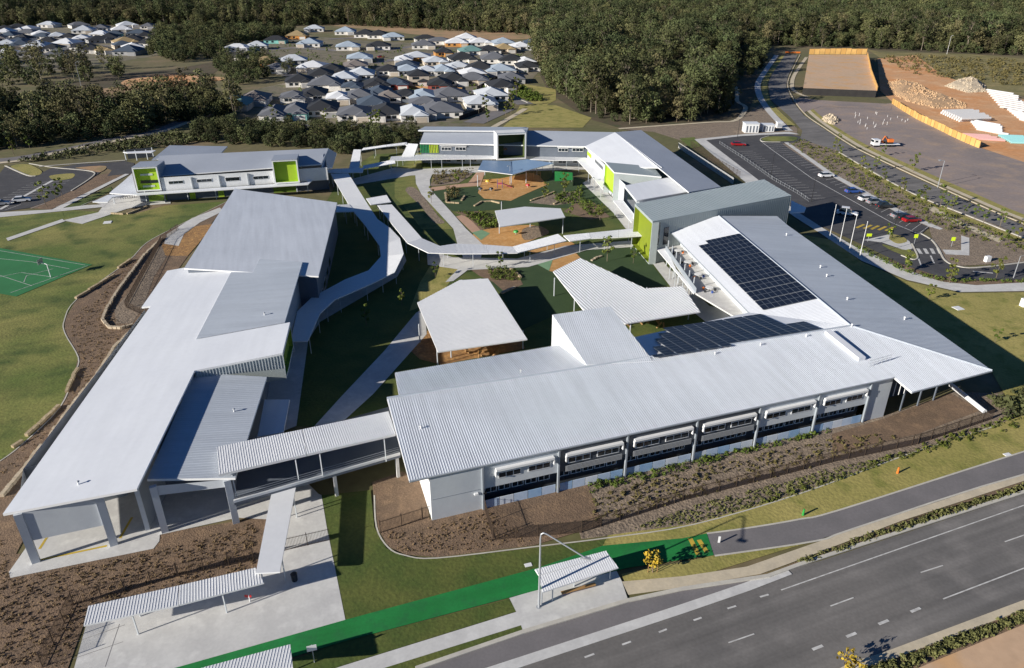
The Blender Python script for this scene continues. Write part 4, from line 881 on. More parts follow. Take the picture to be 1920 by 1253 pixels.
# right rear wing inner wall + bays
IA, IB = zc[1] + Vector((.9, -.3, 0)), P('m890,930', 6.8); IA.z = IB.z = 0
IB = IA + (P('p630,380', 6.8) - zc[1]).normalized() * 70; IB.z = 0
wal(CB, [IA, IB], [6.6, 6.6], 0, 'wall_light', 'inner_wall')
window_px(CB, IA, IB, 'm455,400', 'm545,540', 4, .12); window_px(CB, IA, IB, 'm800,760', 'm880,900', 4, .12); wpx(CB, 'lime_panel', IA, IB, 'm370,320', 'm410,400', .15, 'lime')
def bay(spec_roof, rm, face, fm, z0, wm, lime_idx=(0, 1)):
    """kicked-up bay: sloping roof, sheer side walls, lime face between roof points lime_idx"""
    pts, n = roof_pts(spec_roof); roof(CB, (pts, n), rm, .3)
    N = len(pts); b = MB()
    for k in range(N):
        a_, c_ = pts[k], pts[(k + 1) % N]
        if (k, (k + 1) % N) == lime_idx: continue
        wq(b, a_, c_, 0, (a_.z - .31, c_.z - .31))
    b.build('bay_wall', wm, CB)
    a_, c_ = pts[lime_idx[0]], pts[lime_idx[1]]
    framed_box(CB, a_ - Vector((0, 0, .31)), c_ - Vector((0, 0, .31)), Vector((c_.x, c_.y, z0)), Vector((a_.x, a_.y, z0)), .5, face, .22, wm)
    return pts
bay('m565,442:8.8 m668,556:8.4 m1195,606:7.8 m1100,490', 'roof_sage', 'lime', 'wall_sage', 2.3, 'wall_sage')
bay('m780,705:7.6 m915,872:7.4 m1490,775:7.6 m1290,610', 'roof_white', 'glass', 'wall_white', 3.4, 'wall_light')
# tall sage block
TB = thing('tall_grey_block', 'tall sage grey metal-clad block between the two right wings of the school', 'building', P('p490,570'))
tpts, tn = roof_pts('p500,330:9.9 w1455,815:10.2 w1150,635:10.2 p300,132')
roof(TB, (tpts, tn), 'roof_sage', .3, (0, 1), .9, fascia='wall_sage', rib=.03)
b = MB()
for k in range(3): wq(b, tpts[k], tpts[k + 1], 0, (tpts[k].z - .31, tpts[k + 1].z - .31))
b.build('wall', 'wall_sage', TB)
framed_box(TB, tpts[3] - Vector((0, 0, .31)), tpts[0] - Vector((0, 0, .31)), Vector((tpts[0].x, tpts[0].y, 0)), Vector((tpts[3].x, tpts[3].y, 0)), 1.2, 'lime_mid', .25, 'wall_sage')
b = MB(); e_ = (tpts[1] - tpts[0]); L_ = Vector((e_.x, e_.y, 0)).length; k = .4
while k < L_:
    p_ = tpts[0].lerp(tpts[1], k / L_); b.box((p_.x, p_.y - .02, 0), (.06, .05, p_.z - .33), e_); k += .6
b.build('cladding_rib', 'wall_sage', TB)
for t0, t1 in (('p535,350', 'p560,590'), ('p630,400', 'p660,580')): wpx(TB, 'window', tpts[0], tpts[1], t0, t1, .12, 'glass')
b = MB(); q_ = [P('w1455,870:5.2'), P('w1620,950:4.8'), P('w1600,1000:4.8'), P('w1445,1010:5.2')]; b.prism(q_, .2); b.build('side_awning', 'roof_white', TB)
fc = thing('security_fence', 'white picket security fence behind the right rear wing of the school', 'fence', P('w190,270'))
b = MB(); A_, B_ = P('w190,285'), P('w800,690'); n_ = 110
for k in range(n_ + 1):
    p_ = A_.lerp(B_, k / n_); b.box((p_.x, p_.y, .05), (.14, .05, 1.9), B_ - A_)
b.build('pickets', 'frame_white', fc)
for k in range(12):
    p_ = A_.lerp(B_, k / 11); b = MB(); b.box((p_.x, p_.y + .1, 0), (.12, .12, 2.5)); b.build('post', 'black_metal', fc)

# ------------------------------------------------------------------ covered walkways
canopy('covered_walkway', 'white covered walkway curving down the left side of the courtyard', '_620,326 _654,384 _664,398 _684,422 _711,460 _714,481 _691,507 _647,524 _584,558 _557,584 _545,640', '_653,325 _690,384 _708,411 _732,428 _750,447 _757,476 _740,511 _697,532 _628,562 _600,588 _577,640', 3.2)
canopy('covered_walkway', 'white covered walkway running across the middle of the courtyard', 'n1000,30 n1180,260 n1335,450 n1570,562 _858,476 o450,690 o780,682 o1060,612 o1330,546', 'n1160,20 n1340,220 n1500,400 n1700,485 _853,457 o420,590 o720,612 o980,540 o1230,470', 3.2)
canopy('covered_walkway', 'straight white covered walkway reaching the tall grey block', 'o1362,552 o1600,520 o1909,508 p420,490', 'o1290,487 o1580,458 o1909,425 p350,402', 3.2)
canopy('covered_walkway', 'short white walkway roof dropping from the rear link to the curving walkway', 'k1330,182 k1280,388', 'k1412,182 k1395,388', 3.4)
canopy('covered_walkway', 'white walkway roof joining the rear left block to the courtyard', 'k962,440 k1200,440 k1432,438', 'k968,405 k1200,395 k1445,385', 3.5)
canopy('covered_walkway', 'thin white walkway roof along the tree line behind the courtyard', 'k1412,192 k1700,150 k1909,128 b372,815', 'k1440,165 k1700,128 k1909,102 b366,796', 3.4)
canopy('covered_walkway', 'thin white walkway roof in front of the small rear garden', 'k1432,398 k1800,335', 'k1434,362 k1790,292', 3.3)
canopy('covered_walkway', 'white walkway roof turning the corner at the left end of the rear building', 'l150,292 l75,440', 'l262,300 l215,435', 3.4)
canopy('covered_walkway', 'white verandah roof along the front of the rear building left of the dark box', 'l-60,485 l480,470 l800,466 l1128,464', 'l-40,440 l440,408 l800,412 l1128,415', 3.3)
canopy('covered_walkway', 'white verandah roof on the rear building right of the dark box', 'l1510,470 m0,422 m262,422', 'l1640,430 m0,375 m335,372', 3.3)
canopy('covered_walkway', 'white verandah roof before the first lime bay of the right rear wing', 'm252,420 m400,580 m540,750', 'm340,378 m450,490 m553,600', 3.3)
canopy('covered_walkway', 'white verandah roof between the two lime bays of the right rear wing', 'm652,872 m860,1120', 'm785,858 m890,985', 3.3)
canopy('covered_walkway', 'white verandah roof edge in front of the balcony of the right wing', 'p500,585 p730,860 p960,1140', 'p620,562 p760,860 p985,1120', 3.3)
canopy('covered_walkway', 'small white walkway roof linking the hall with the curving walkway', 'k1130,880 k1350,875', 'k1140,800 k1280,795', 3.3)
canopy('covered_walkway', 'small white roof linking the curving walkway to the middle walkway', 'k1520,800 k1750,770', 'k1470,730 k1700,690', 3.25)
br = canopy('bridge_roof', 'long ribbed white roof over the footbridge between left building and front wing', '_410,890 _575,852 _742,814', '_406,838 _567,805 _729,771', 7.45, thick=.3, zpost=3.6)
bz = thing('footbridge', 'raised concrete footbridge with grey balustrade below the long ribbed roof', 'footbridge', P('h100,100'))
q4 = [P('g1310,330', 3.5), P('h330,62', 3.5), P('e330,1100', 3.5), P('g1330,140', 3.5)]
b = MB(); b.prism([v_.copy() for v_ in q4], .35); b.build('deck', 'wall_slate', bz)  # slate colour paints in the shade below the bridge roof
b = MB(); d_ = (q4[1] - q4[0]).normalized(); nrm = Vector((-d_.y, d_.x, 0))
b.prism([q4[0] + Vector((0, 0, .35)), q4[1] + Vector((0, 0, .35)), q4[1] + nrm * .25 + Vector((0, 0, .35)), q4[0] + nrm * .25 + Vector((0, 0, .35))], .345); b.build('edge_beam', 'wall_white', bz)
b = MB()
for z_ in (.6, .9, 1.2): b.bar(q4[0] + nrm * .12 + Vector((0, 0, z_)), q4[1] + nrm * .12 + Vector((0, 0, z_)), .025, 5)
b.build('balustrade', 'steel', bz)
b = MB(); b.quad(*[P('g1330,140', 3.5), P('e330,1100', 3.5), P('e330,1100', 3.5) + Vector((0, 0, 2.7)), P('g1330,140', 3.5) + Vector((0, 0, 2.7))]); b.build('rear_screen', 'wall_slate', bz)
for t_ in ('g1320,450', 'g1890,300', 'h325,195', 'g1600,370'):
    p_ = P(t_) + nrm * .4; b = MB(); b.box((p_.x, p_.y, 0), (.4, .4, 3.14), d_); b.build('pier', 'concrete', bz)
b = MB(); wq(b, P('g1340,430') + nrm * 9, P('h300,200') + nrm * 9, 0, 3.1); b.build('undercroft_shade', 'wall_dark', bz)  # dark sheet added to stand in for the shade under the bridge

canopy('covered_walkway', 'plain white entry walkway roof pointing from footbridge to plaza', 'g1430,722 g1520,262', 'g1565,715 g1655,238', 3.2, rib=False)
canopy('plaza_shelter', 'long ribbed white shelter roof beside the brown garden bed on the plaza', 'g465,1015 g1000,900 g1478,775', 'g492,905 g1000,790 g1430,690', 2.9)
canopy('plaza_shelter', 'ribbed white shelter roof at the bottom edge beside the green path', 'g1000,1300 g1640,1250', 'g1130,1250 g1625,1118', 2.9)

# ------------------------------------------------------------------ shade structures in the courtyard
def shade(label, spec, posts, m='roof_bright', ribs=(0, 1), pitch=.45, z=4.0):
    ts = spec.split(); t = thing('shade_structure', label, 'shelter', P(ts[0]))
    pts, n = roof_pts(spec); roof(t, (pts, n), m, .2, ribs, pitch)
    for f_ in posts:
        p_ = P(f_); b = MB(); b.bar((p_.x, p_.y, 0), (p_.x, p_.y, zplane(pts[0], n, p_.x, p_.y) - .21), .11, 8); b.build('post', 'post_grey', t)
    return t
shade('five-sided white ribbed shade roof nearest the front wing over the play bark', 'e425,440:4.0 e540,716:3.7 e1040,645:3.7 e820,305 e660,315', ('e440,665', 'e540,790', 'e615,750', 'e1015,700', 'e800,470', 'e650,480'), ribs=(1, 0), pitch=.45)
shade('bent white shade roof right of the courtyard beside the verandah', '_1037,509:4.2 _1095,583:4.0 _1173,607:3.8 _1313,585 _1280,537 _1210,541 _1088,484', ('e1190,405', 'e1302,490', 'e1400,560', '_1180,640', '_1290,600', '_1210,570'), ribs=(2, 3), pitch=.6)
shade('small white angular shade roof in the middle of the courtyard', 'o525,210:4.6 o580,390:4.4 o1310,282:4.4 o1260,185 o860,165', ('o575,470', 'o1282,470', 'o920,400', 'o600,300'), ribs=None)
sD = thing('shade_structure', 'blue-grey butterfly shade roof over the orange playground', 'shelter', P('l1300,750'))
roof(sD, 'l985,482:4.6 l930,590:4.6 l1318,640:3.8 l1302,492', 'roof_blue', .2); roof(sD, 'l1302,492:3.8 l1318,640:3.8 l1780,512:4.8 l1480,470', 'roof_blue', .2)
for t_ in ('l930,780', 'l1305,760', 'l1470,740', 'l1590,650', 'l1770,620', 'l1010,650'):
    p_ = P(t_); b = MB(); b.bar(p_, p_ + Vector((0, 0, 3.55)), .12, 8); b.build('post', 'post_grey', sD)
# bus shelter + street lamp
bs = thing('bus_shelter', 'ribbed white bus shelter roof on the concrete slab beside the green path', 'bus shelter', P('h1120,830'))
roof(bs, 'h1082,700:3.1 h1480,596:3.1 h1500,622:3.0 h1105,735', 'roof_bright', .15, (0, 1), .26, rib=.022); roof(bs, 'h1106,737:3.02 h1500,624:3.02 h1550,690:2.6 h1125,828', 'roof_bright', .15, (0, 1), .26, rib=.022)
for t_ in ('h1120,900', 'h1300,800', 'h1500,760', 'h1180,880'):
    p_ = P(t_); b = MB(); b.box((p_.x, p_.y, 0), (.12, .12, 2.6)); b.build('post', 'post_grey', bs)
b = MB(); p_, q_ = P('h1230,850'), P('h1420,800'); b.box(((p_ + q_) / 2)[:2] + (.42,), ((q_ - p_).length, .4, .08), q_ - p_); b.build('bench', 'timber', bs)
sl_ = thing('street_lamp', 'tall bent-arm steel street lamp standing beside the bus shelter', 'street lamp', P('h1105,915'))
p_ = P('h1105,915'); b = MB(); b.bar(p_, p_ + Vector((0, 0, 9.5)), .13, 8, .08); b.build('pole', 'steel', sl_)
tip = p_ + Vector((4.4, -1.2, 8.0))
b = MB(); arc = [p_ + Vector((0, 0, 9.5)), p_ + Vector((.05, 0, 9.95)), p_ + Vector((.3, -.05, 10.15)), p_ + Vector((.65, -.15, 10.05)), tip]
for k in range(4): b.bar(arc[k], arc[k + 1], .07, 6)
b.build('arm', 'steel', sl_); b = MB(); b.box((tip.x, tip.y, tip.z - .1), (.9, .35, .16), tip - p_); b.build('lamp_head', 'steel', sl_)
b = MB(); b.bar(p_, p_ + Vector((0, 0, .12)), .3, 8); b.build('base_plate', 'steel', sl_)

# ------------------------------------------------------------------ foliage
def leaf_cloud(b, c, rad, n, size, r_, squash=.8, mi=0, shell=.55):
    """n leaf-clump faces through an uneven blob"""
    for _ in range(n):
        while True:
            d = Vector((r_.uniform(-1, 1), r_.uniform(-1, 1), r_.uniform(-1, 1)))
            if .05 < d.length < 1: break
        d = d.normalized() * (shell + (1 - shell) * r_.random()) if r_.random() < .8 else d
        p = Vector(c) + Vector((d.x * rad, d.y * rad, d.z * rad * squash))
        nrm = (d.normalized() * .8 + Vector((r_.gauss(0, .5), r_.gauss(0, .5), r_.gauss(0, .5) + .3))).normalized()
        u = nrm.orthogonal().normalized(); a = r_.uniform(0, 6.28); u = (u * math.cos(a) + nrm.cross(u) * math.sin(a)); v = nrm.cross(u)
        s = size * r_.uniform(.6, 1.3); t = s * r_.uniform(.5, .9)
        b.add([p - u * s, p - v * t, p + u * s, p + v * t * .9], [(0, 1, 2, 3)], mi)
def tree_meshes(seed, h, crown_r, n_clump, leaves, leaf, lm, bm, crown_base=.38, lean=.4):
    r_ = random.Random(seed); tb, cb = MB(), MB(); top = Vector((r_.uniform(-lean, lean), r_.uniform(-lean, lean), h * .8))
    pts = [Vector((0, 0, -.1)), top * .33 + Vector((r_.uniform(-.3, .3), r_.uniform(-.3, .3), 0)) * (h / 16), top * .66, top]; rr = [h * .013, h * .010, h * .007, h * .003]
    for k in range(3): tb.bar(pts[k], pts[k + 1], rr[k], 6, rr[k + 1], cap=False)
    for q in range(n_clump):
        f = crown_base + (1 - crown_base) * (q + .5) / n_clump; a = q * 2.4 + r_.uniform(-.6, .6)
        t_ = (f - crown_base) / (1 - crown_base); prof = .42 + .58 * math.sin(math.pi * (t_ * .8 + .02))
        rad = crown_r * prof * r_.uniform(.25, .95)
        st = top * min(1, f * .95); c = Vector((math.cos(a) * rad, math.sin(a) * rad, h * f + r_.uniform(-.04, .04) * h)); c.x += st.x * .6; c.y += st.y * .6
        tb.bar(Vector((st.x, st.y, st.z * .86)), c, h * .005, 4, h * .0018, cap=False)
        leaf_cloud(cb, c, crown_r * r_.uniform(.22, .50), leaves, leaf, r_, r_.uniform(.55, .85))
    return tb.mesh('trunk', bm), cb.mesh('crown', lm)
GUM = [tree_meshes(11 + k, h, cr, nc_, lv, lf, lm, bm, cb_, 1.2) for k, (h, cr, nc_, lv, lf, lm, bm, cb_) in enumerate((
    (22, 6.8, 24, 52, .52, 'leaf_a', 'bark_pale', .34), (17, 6.4, 22, 52, .50, 'leaf_b', 'bark', .24), (26, 7.2, 26, 50, .55, 'leaf_c', 'bark_pale', .42),
    (13, 5.6, 20, 50, .48, 'leaf_a', 'bark', .16), (9.5, 5.2, 20, 46, .45, 'leaf_c', 'bark', .06), (20, 4.6, 17, 44, .46, 'leaf_b', 'bark_pale', .36)))]
SAP = [tree_meshes(41 + k, h, cr, nc_, 22, .22, lm, 'bark', .32, .1) for k, (h, cr, nc_, lm) in enumerate(((4.2, 1.1, 7, 'leaf_young'), (3.4, .9, 6, 'leaf_shrub'), (5.2, 1.3, 8, 'leaf_young')))]
def place_tree(name, ms, loc, rz, sc, label, cat='tree', group=None):
    t = thing(name, label, cat, loc, rz, group); t.scale = (sc,) * 3
    for nm, me in (('trunk', ms[0]), ('crown', ms[1])):
        o = bpy.data.objects.new(nm, me); C.objects.link(o); o.parent = t
    return t
def inside(p, poly):
    c = False; n = len(poly)
    for k in range(n):
        a, b_ = poly[k], poly[k - 1]
        if (a.y > p[1]) != (b_.y > p[1]) and p[0] < (b_.x - a.x) * (p[1] - a.y) / (b_.y - a.y) + a.x: c = not c
    return c
def scatter(spec, spacing, r_):
    poly = PS(spec); x0, x1 = min(p.x for p in poly), max(p.x for p in poly); y0, y1 = min(p.y for p in poly), max(p.y for p in poly); out = []
    y = y0
    while y < y1:
        x = x0
        while x < x1:
            p = (x + r_.uniform(-.45, .45) * spacing, y + r_.uniform(-.45, .45) * spacing)
            if inside(p, poly): out.append(p)
            x += spacing
        y += spacing
    return out
rf = random.Random(3); trees = []   # (x, y, variant, scale, zone)
ZT = [('_1000,64 _1004,120 _1035,170 _1105,218 _1180,238 _1300,228 _1372,212 _1362,170 _1372,120 _1388,90 _1350,80 _1200,70', 6.3, (0, 1, 2, 3, 5, 1, 3), (.5, 1.0), 'mid'),
      ('_-120,205 _60,200 _170,208 _270,200 _340,186 _395,186 _440,205 _470,226 _330,232 _250,255 _120,270 _0,282 _-120,288', 5.4, (3, 4, 4, 1, 4, 5), (.4, .9), 'left'),
      ('_440,232 _520,242 _640,244 _786,246 _782,279 _640,291 _560,279 _430,272 _340,262 _360,245', 3.9, (4, 4, 4, 3), (.28, .5), 'behind'),
      ('_-60,110 _60,112 _130,122 _210,130 _240,150 _60,168 _-60,172', 15, (3, 5, 4), (.6, .95), 'scatter'),
      ('_300,62 _400,58 _520,62 _560,58 _520,78 _430,84 _400,112 _330,118 _280,108', 7.5, (3, 4, 4), (.5, .85), 'gap'),
      ('_400,120 _470,112 _560,132 _480,158 _420,160', 9, (4, 4, 3), (.45, .75), 'gap'),
      ('_1395,88 _1450,92 _1440,112 _1415,150 _1372,150', 10, (3, 4, 5), (.5, .9), 'street')]
for spec, spc, var, sc, zone in ZT:
    for x, y in scatter(spec, spc, rf): trees.append((x, y, rf.choice(var), rf.uniform(*sc), zone))
LBL = dict(mid=('gum_tree', 'tall gum tree in the dense wood between housing estate and new street', 'gum trees of the middle wood'),
           left=('gum_tree', 'dark bushy tree in the creek belt at the left beyond the school', 'trees of the left creek belt'),
           behind=('bushy_tree', 'low bushy tree in the belt directly behind the rear school blocks', 'trees behind the school'),
           scatter=('gum_tree', 'lone tree among the far left houses', 'trees among the far left houses'),
           gap=('gum_tree', 'tree in the green strip between the two housing clusters', 'trees between the housing clusters'),
           street=('bushy_tree', 'small tree beside the path left of the new street', 'trees beside the new street'))
# nearer and unhidden trees are things of their own; the rest joins the forest
def apparent(t): return t[1] / t[3] / (20 if t[2] in (0, 1, 2) else 13)
trees.sort(key=lambda t: apparent(t) * (1.0 if t[4] in ('mid', 'behind') else 1.25)); solo = trees[:290]; rest = trees[290:]
src = {}
for x, y, v_, sc, zone in solo:
    nm, lb, gr = LBL[zone]; o = place_tree(nm, GUM[v_], (x, y, 0), rf.uniform(0, 6.28), sc, lb, 'tree', gr); src.setdefault(v_, o)
for v_ in range(6):
    if v_ not in src: src[v_] = place_tree('gum_tree', GUM[v_], P('_%d,150' % (1150 + 25 * v_)), 0, .9, LBL['mid'][1], 'tree', LBL['mid'][2])
pts = [(x, y, v_, sc) for x, y, v_, sc, zone in rest]
for x, y in scatter(ZT[0][0], 8, rf): pts.append((x, y, 4, rf.uniform(.3, .6)))
# the far forest up to the horizon, thinning out with distance
edge = PS('_-900,44 _0,50 _330,46 _390,52 _640,46 _700,50 _1010,66 _1360,82 _1640,90 _1920,104 _2900,130')
def edge_y(x):
    for a, b_ in zip(edge, edge[1:]):
        if a.x <= x <= b_.x: return a.y + (b_.y - a.y) * (x - a.x) / max(1e-6, b_.x - a.x)
    return edge[0].y if x < edge[0].x else edge[-1].y
yy = 430.
while yy < 2600:
    sp = 7.0 + max(0, yy - 700) * .006; hw = yy * .95 + 60; xx = -hw
    while xx < hw:
        x, y = xx + rf.uniform(-.45, .45) * sp, yy + rf.uniform(-.45, .45) * sp
        if y > edge_y(x) + rf.uniform(-6, 4): pts.append((x, y, rf.choice((0, 1, 2, 3, 5, 3, 4, 1)), rf.uniform(.45, 1.0) * (1.25 if rf.random() < .07 else 1)))
        if edge_y(x) - 6 < y < edge_y(x) + 30 and rf.random() < .8: pts.append((x + 3, y - 4, 4, rf.uniform(.3, .7)))
        xx += sp
    yy += sp
me = bpy.data.meshes.new('forest'); me.from_pydata([(p[0], p[1], 0) for p in pts], [], [])
for nm, ty, col in (('pick', 'INT', [p[2] for p in pts]), ('size', 'FLOAT', [p[3] for p in pts]), ('turn', 'FLOAT', [rf.uniform(0, 6.28) for p in pts])):
    a_ = me.attributes.new(nm, ty, 'POINT'); a_.data.foreach_set('value', col)
fo = stuff(bpy.data.objects.new('forest', me)); C.objects.link(fo); tag(fo, 'eucalypt forest filling the whole background up to the top edge', 'forest')
ng_ = bpy.data.node_groups.new('forest_nodes', 'GeometryNodeTree'); ng_.interface.new_socket('Geometry', in_out='INPUT', socket_type='NodeSocketGeometry'); ng_.interface.new_socket('Geometry', in_out='OUTPUT', socket_type='NodeSocketGeometry')
N_ = ng_.nodes; gi, go = N_.new('NodeGroupInput'), N_.new('NodeGroupOutput'); jn = N_.new('GeometryNodeJoinGeometry'); ip = N_.new('GeometryNodeInstanceOnPoints')
for v_ in reversed(range(6)):
    j2 = N_.new('GeometryNodeJoinGeometry')
    for ch in src[v_].children:
        oi = N_.new('GeometryNodeObjectInfo'); oi.inputs['Object'].default_value = ch; oi.inputs['As Instance'].default_value = True; oi.transform_space = 'ORIGINAL'; ng_.links.new(oi.outputs['Geometry'], j2.inputs[0])
    gti = N_.new('GeometryNodeGeometryToInstance'); ng_.links.new(j2.outputs[0], gti.inputs[0]); ng_.links.new(gti.outputs[0], jn.inputs[0])
def attr(nm, ty):
    a_ = N_.new('GeometryNodeInputNamedAttribute'); a_.data_type = ty; a_.inputs[0].default_value = nm; return a_.outputs[0]
ng_.links.new(gi.outputs[0], ip.inputs['Points']); ng_.links.new(jn.outputs[0], ip.inputs['Instance']); ip.inputs['Pick Instance'].default_value = True
ng_.links.new(attr('pick', 'INT'), ip.inputs['Instance Index']); ng_.links.new(attr('size', 'FLOAT'), ip.inputs['Scale'])
cx = N_.new('ShaderNodeCombineXYZ'); ng_.links.new(attr('turn', 'FLOAT'), cx.inputs[2]); ng_.links.new(cx.outputs[0], ip.inputs['Rotation']); ng_.links.new(ip.outputs[0], go.inputs[0])
fo.modifiers.new('forest', 'NODES').node_group = ng_

# planted young trees
def sapling(t_, sc, label, group, v_=None, gold=False):
    p_ = P(t_); ms = SAP[rf.randrange(3) if v_ is None else v_]
    return place_tree('young_tree', ms, p_, rf.uniform(0, 6.28), sc, label, 'young tree', group)
for t_ in 'x700,150 x960,285 x640,280 x860,480 x1000,540 x1020,600 x1200,700 x1190,590 x1400,650 x1560,720 x1700,760 x1250,790 x1740,900 x700,390 x560,370 x520,280 x760,480 x430,270 x330,180 x300,120 x1850,860 x1290,620 x1480,690'.split():
    sapling(t_, rf.uniform(.8, 1.25), 'young street tree in the planted strip between right car park and street', 'young trees beside the right car park')
for t_ in 'f1375,435 f1745,665 f1250,270 f1490,335 x900,1130 x1260,1220 x1660,1210'.split(): sapling(t_, rf.uniform(.8, 1.2), 'young tree on the lawn beyond the right wing of the school', 'young trees on the right lawn')
for t_ in 'l1680,930 m270,870 m95,780 e525,300 e340,460 l700,760 l410,960 e140,570 o1090,90 o1780,780 p280,800 l1900,850 o590,850 o1470,100 m180,1060 m500,1090 o1700,330 q1350,540'.split(): sapling(t_, rf.uniform(.8, 1.2), 'slender young tree planted in the school courtyard', 'young trees in the courtyard')
for t_ in 's1250,1150 s680,1140 s1770,1170 s1850,1180 t30,1170 t1540,1040 t1480,1060 t1280,1130 t1250,1020 t1540,960 t1600,860'.split(): sapling(t_, rf.uniform(1.4, 2.0), 'small tree along the street edge of the near estate houses', 'street trees of the estate')
for t_ in 'y520,700 y640,640 y160,130 y340,60 y700,600'.split(): sapling(t_, rf.uniform(1.0, 1.5), 'small tree beside the left car park', 'small trees beside the left car park')
gt = thing('golden_tree', 'small golden-yellow flowering tree staked beside the green path', 'young tree', P('h1740,720'))
b = MB(); r_ = random.Random(5); p_ = P('h1740,720')
for q in range(8): leaf_cloud(b, p_ + Vector((r_.uniform(-.8, .8), r_.uniform(-.8, .8), 2.0 + r_.uniform(-.5, .7))), .5, 30, .16, r_)
b.build('crown', 'leaf_gold', gt); b = MB(); b.bar(p_, p_ + Vector((0, 0, 2)), .06, 6, .03); b.build('trunk', 'bark', gt)
for d_ in ((-.5, 0), (.5, 0), (0, .5)): b = MB(); b.bar(p_ + Vector((*d_, 0)), p_ + Vector((*d_, 1.3)), .04, 5); b.build('stake', 'timber', gt)
gt2 = thing('golden_tree', 'golden-yellow tree on the road verge at the bottom edge', 'young tree', P('_1590,1262'))
b = MB(); p_ = P('_1590,1262')
for q in range(8): leaf_cloud(b, p_ + Vector((r_.uniform(-.7, .7), r_.uniform(-.7, .7), 1.6 + r_.uniform(-.5, .7))), .5, 30, .16, r_)
b.build('crown', 'leaf_gold', gt2); b = MB(); b.bar(p_, p_ + Vector((0, 0, 1.6)), .06, 6, .03); b.build('trunk', 'bark', gt2)

# ground cover: tufts and shrubs nobody could count
def cover(name, label, spec, n, size, m, seed, h=.35, leaves=9, poly=None, leaf=.14):
    r_ = random.Random(seed); poly = PS(spec); x0, x1 = min(p.x for p in poly), max(p.x for p in poly); y0, y1 = min(p.y for p in poly), max(p.y for p in poly); b = MB(); k = 0; tries = 0
    while k < n and tries < n * 30:
        tries += 1; p = (r_.uniform(x0, x1), r_.uniform(y0, y1))
        if not inside(p, poly): continue
        s = size * r_.uniform(.6, 1.4); leaf_cloud(b, (p[0], p[1], s * h), s * .5, leaves, leaf * (s / size), r_, .8); k += 1
    o = stuff(b.build(name, m)); return tag(o, label, 'ground cover')
cover('ground_cover', 'green tufts planted in rows against the glazed front wall', '_1095,912 _1300,862 _1420,832 _1560,800 _1562,812 _1420,848 _1300,880 _1110,925', 210, .6, 'leaf_shrub', 1, .5, 12)
cover('ground_cover', 'sparse grey-green plants in the gravel bed inside the front fence', '_1110,930 _1420,855 _1600,815 _1700,822 _1500,885 _1280,940 _1110,985', 420, .45, 'leaf_dry', 2)
cover('ground_cover', 'olive planting strip outside the front fence above the dry verge', '_1180,992 _1300,950 _1560,880 _1720,845 _1860,797 _1900,790 _1860,806 _1700,856 _1500,928 _1300,984', 1000, .30, 'leaf_olive', 3, leaf=.10)
cover('ground_cover', 'bright green shrubs dotted along the strip outside the front fence', '_1400,950 _1700,845 _1920,772 _1920,800 _1700,860 _1420,950', 130, .5, 'leaf_young', 4, .5, 12)
cover('ground_cover', 'brown tussocks in the large mulch bed beside the loading dock', '_0,1000 _20,1090 _300,1035 _480,980 _478,1062 _330,1108 _160,1155 _120,1250 _0,1250', 1200, .28, 'leaf_brown', 5, leaf=.08)
cover('ground_cover', 'tussocks in the rounded mulch bed below the front wing corner', '_715,1000 _810,990 _920,960 _1000,1015 _820,1040 _750,1035', 420, .26, 'leaf_brown', 6, leaf=.08)
cover('ground_cover', 'low brown plants in the mulch bank beside the sports lawn', '_130,600 _180,560 _235,500 _300,455 _260,490 _200,560 _230,620 _160,730 _60,850 _0,900 _0,880 _120,765 _150,680', 650, .28, 'leaf_brown', 7, leaf=.08)
cover('ground_cover', 'shaggy green shrubs on the verge between footpath and main road', '_1490,1056 _1600,1014 _1700,980 _1920,910 _1920,920 _1700,994 _1560,1040 _1500,1060', 300, .5, 'leaf_olive', 8, .5, 14, leaf=.11)
cover('ground_cover', 'dark green shrubs on the verge at the bottom right of the main road', '_1600,1262 _1680,1240 _1920,1148 _1960,1132 _1960,1150 _1920,1168 _1740,1238 _1650,1280', 380, .55, 'leaf_olive', 9, .5, 14, leaf=.12)
cover('ground_cover', 'green shrubs in the strip between right car park and street', '_1500,262 _1573,290 _1640,332 _1740,382 _1860,432 _1920,455 _1920,480 _1800,440 _1740,420 _1640,370 _1560,325 _1480,272', 650, .8, 'leaf_young', 10, .5, 10, leaf=.18)
cover('ground_cover', 'plants on the raised bed in the middle of the courtyard', 'o430,860 o540,840 o760,900 o800,1000 o640,1010 o500,1000', 110, .9, 'leaf_young', 11, .5, 14)
cover('ground_cover', 'shrubs between the pink path and the small shade roof', 'o120,235 o330,225 o540,310 o550,400 o380,420 o250,310', 120, 1.0, 'leaf_shrub', 12, .5, 14, leaf=.2)
cover('ground_cover', 'plants in the garden below the rear building', 'l420,760 l440,610 l880,590 l840,650 l700,730', 110, 1.0, 'leaf_dry', 13, .5, 12, leaf=.2)
cover('ground_cover', 'plants in the beds below the lime bays', 'm0,810 m220,780 m400,900 m560,1000 m430,1070 m240,910 m20,920', 150, 1.0, 'leaf_shrub', 14, .5, 12, leaf=.2)
cover('ground_cover', 'ornamental bush patch with trellis in the turf', 'l560,800 l700,790 l720,900 l590,950', 45, 1.0, 'leaf_dry', 15, .6, 14, leaf=.2)
cover('ground_cover', 'scrub on the rough field beyond the rock piles', 'v300,220 v900,220 v1909,270 v1909,560 v1300,500 v700,420 v420,320', 500, 2.2, 'leaf_dry', 16, .4, 10, leaf=.5)
cover('ground_cover', 'undergrowth along the estate street corner', 't1460,770 t1620,720 t1900,860 t1880,900 t1700,900', 260, 1.8, 'leaf_shrub', 17, .5, 12, leaf=.4)
cover('ground_cover', 'shrubs at the far right corner below the right wing', '_1850,750 _1960,720 _1960,770 _1880,790', 70, 1.4, 'leaf_c', 18, .6, 20, leaf=.25)
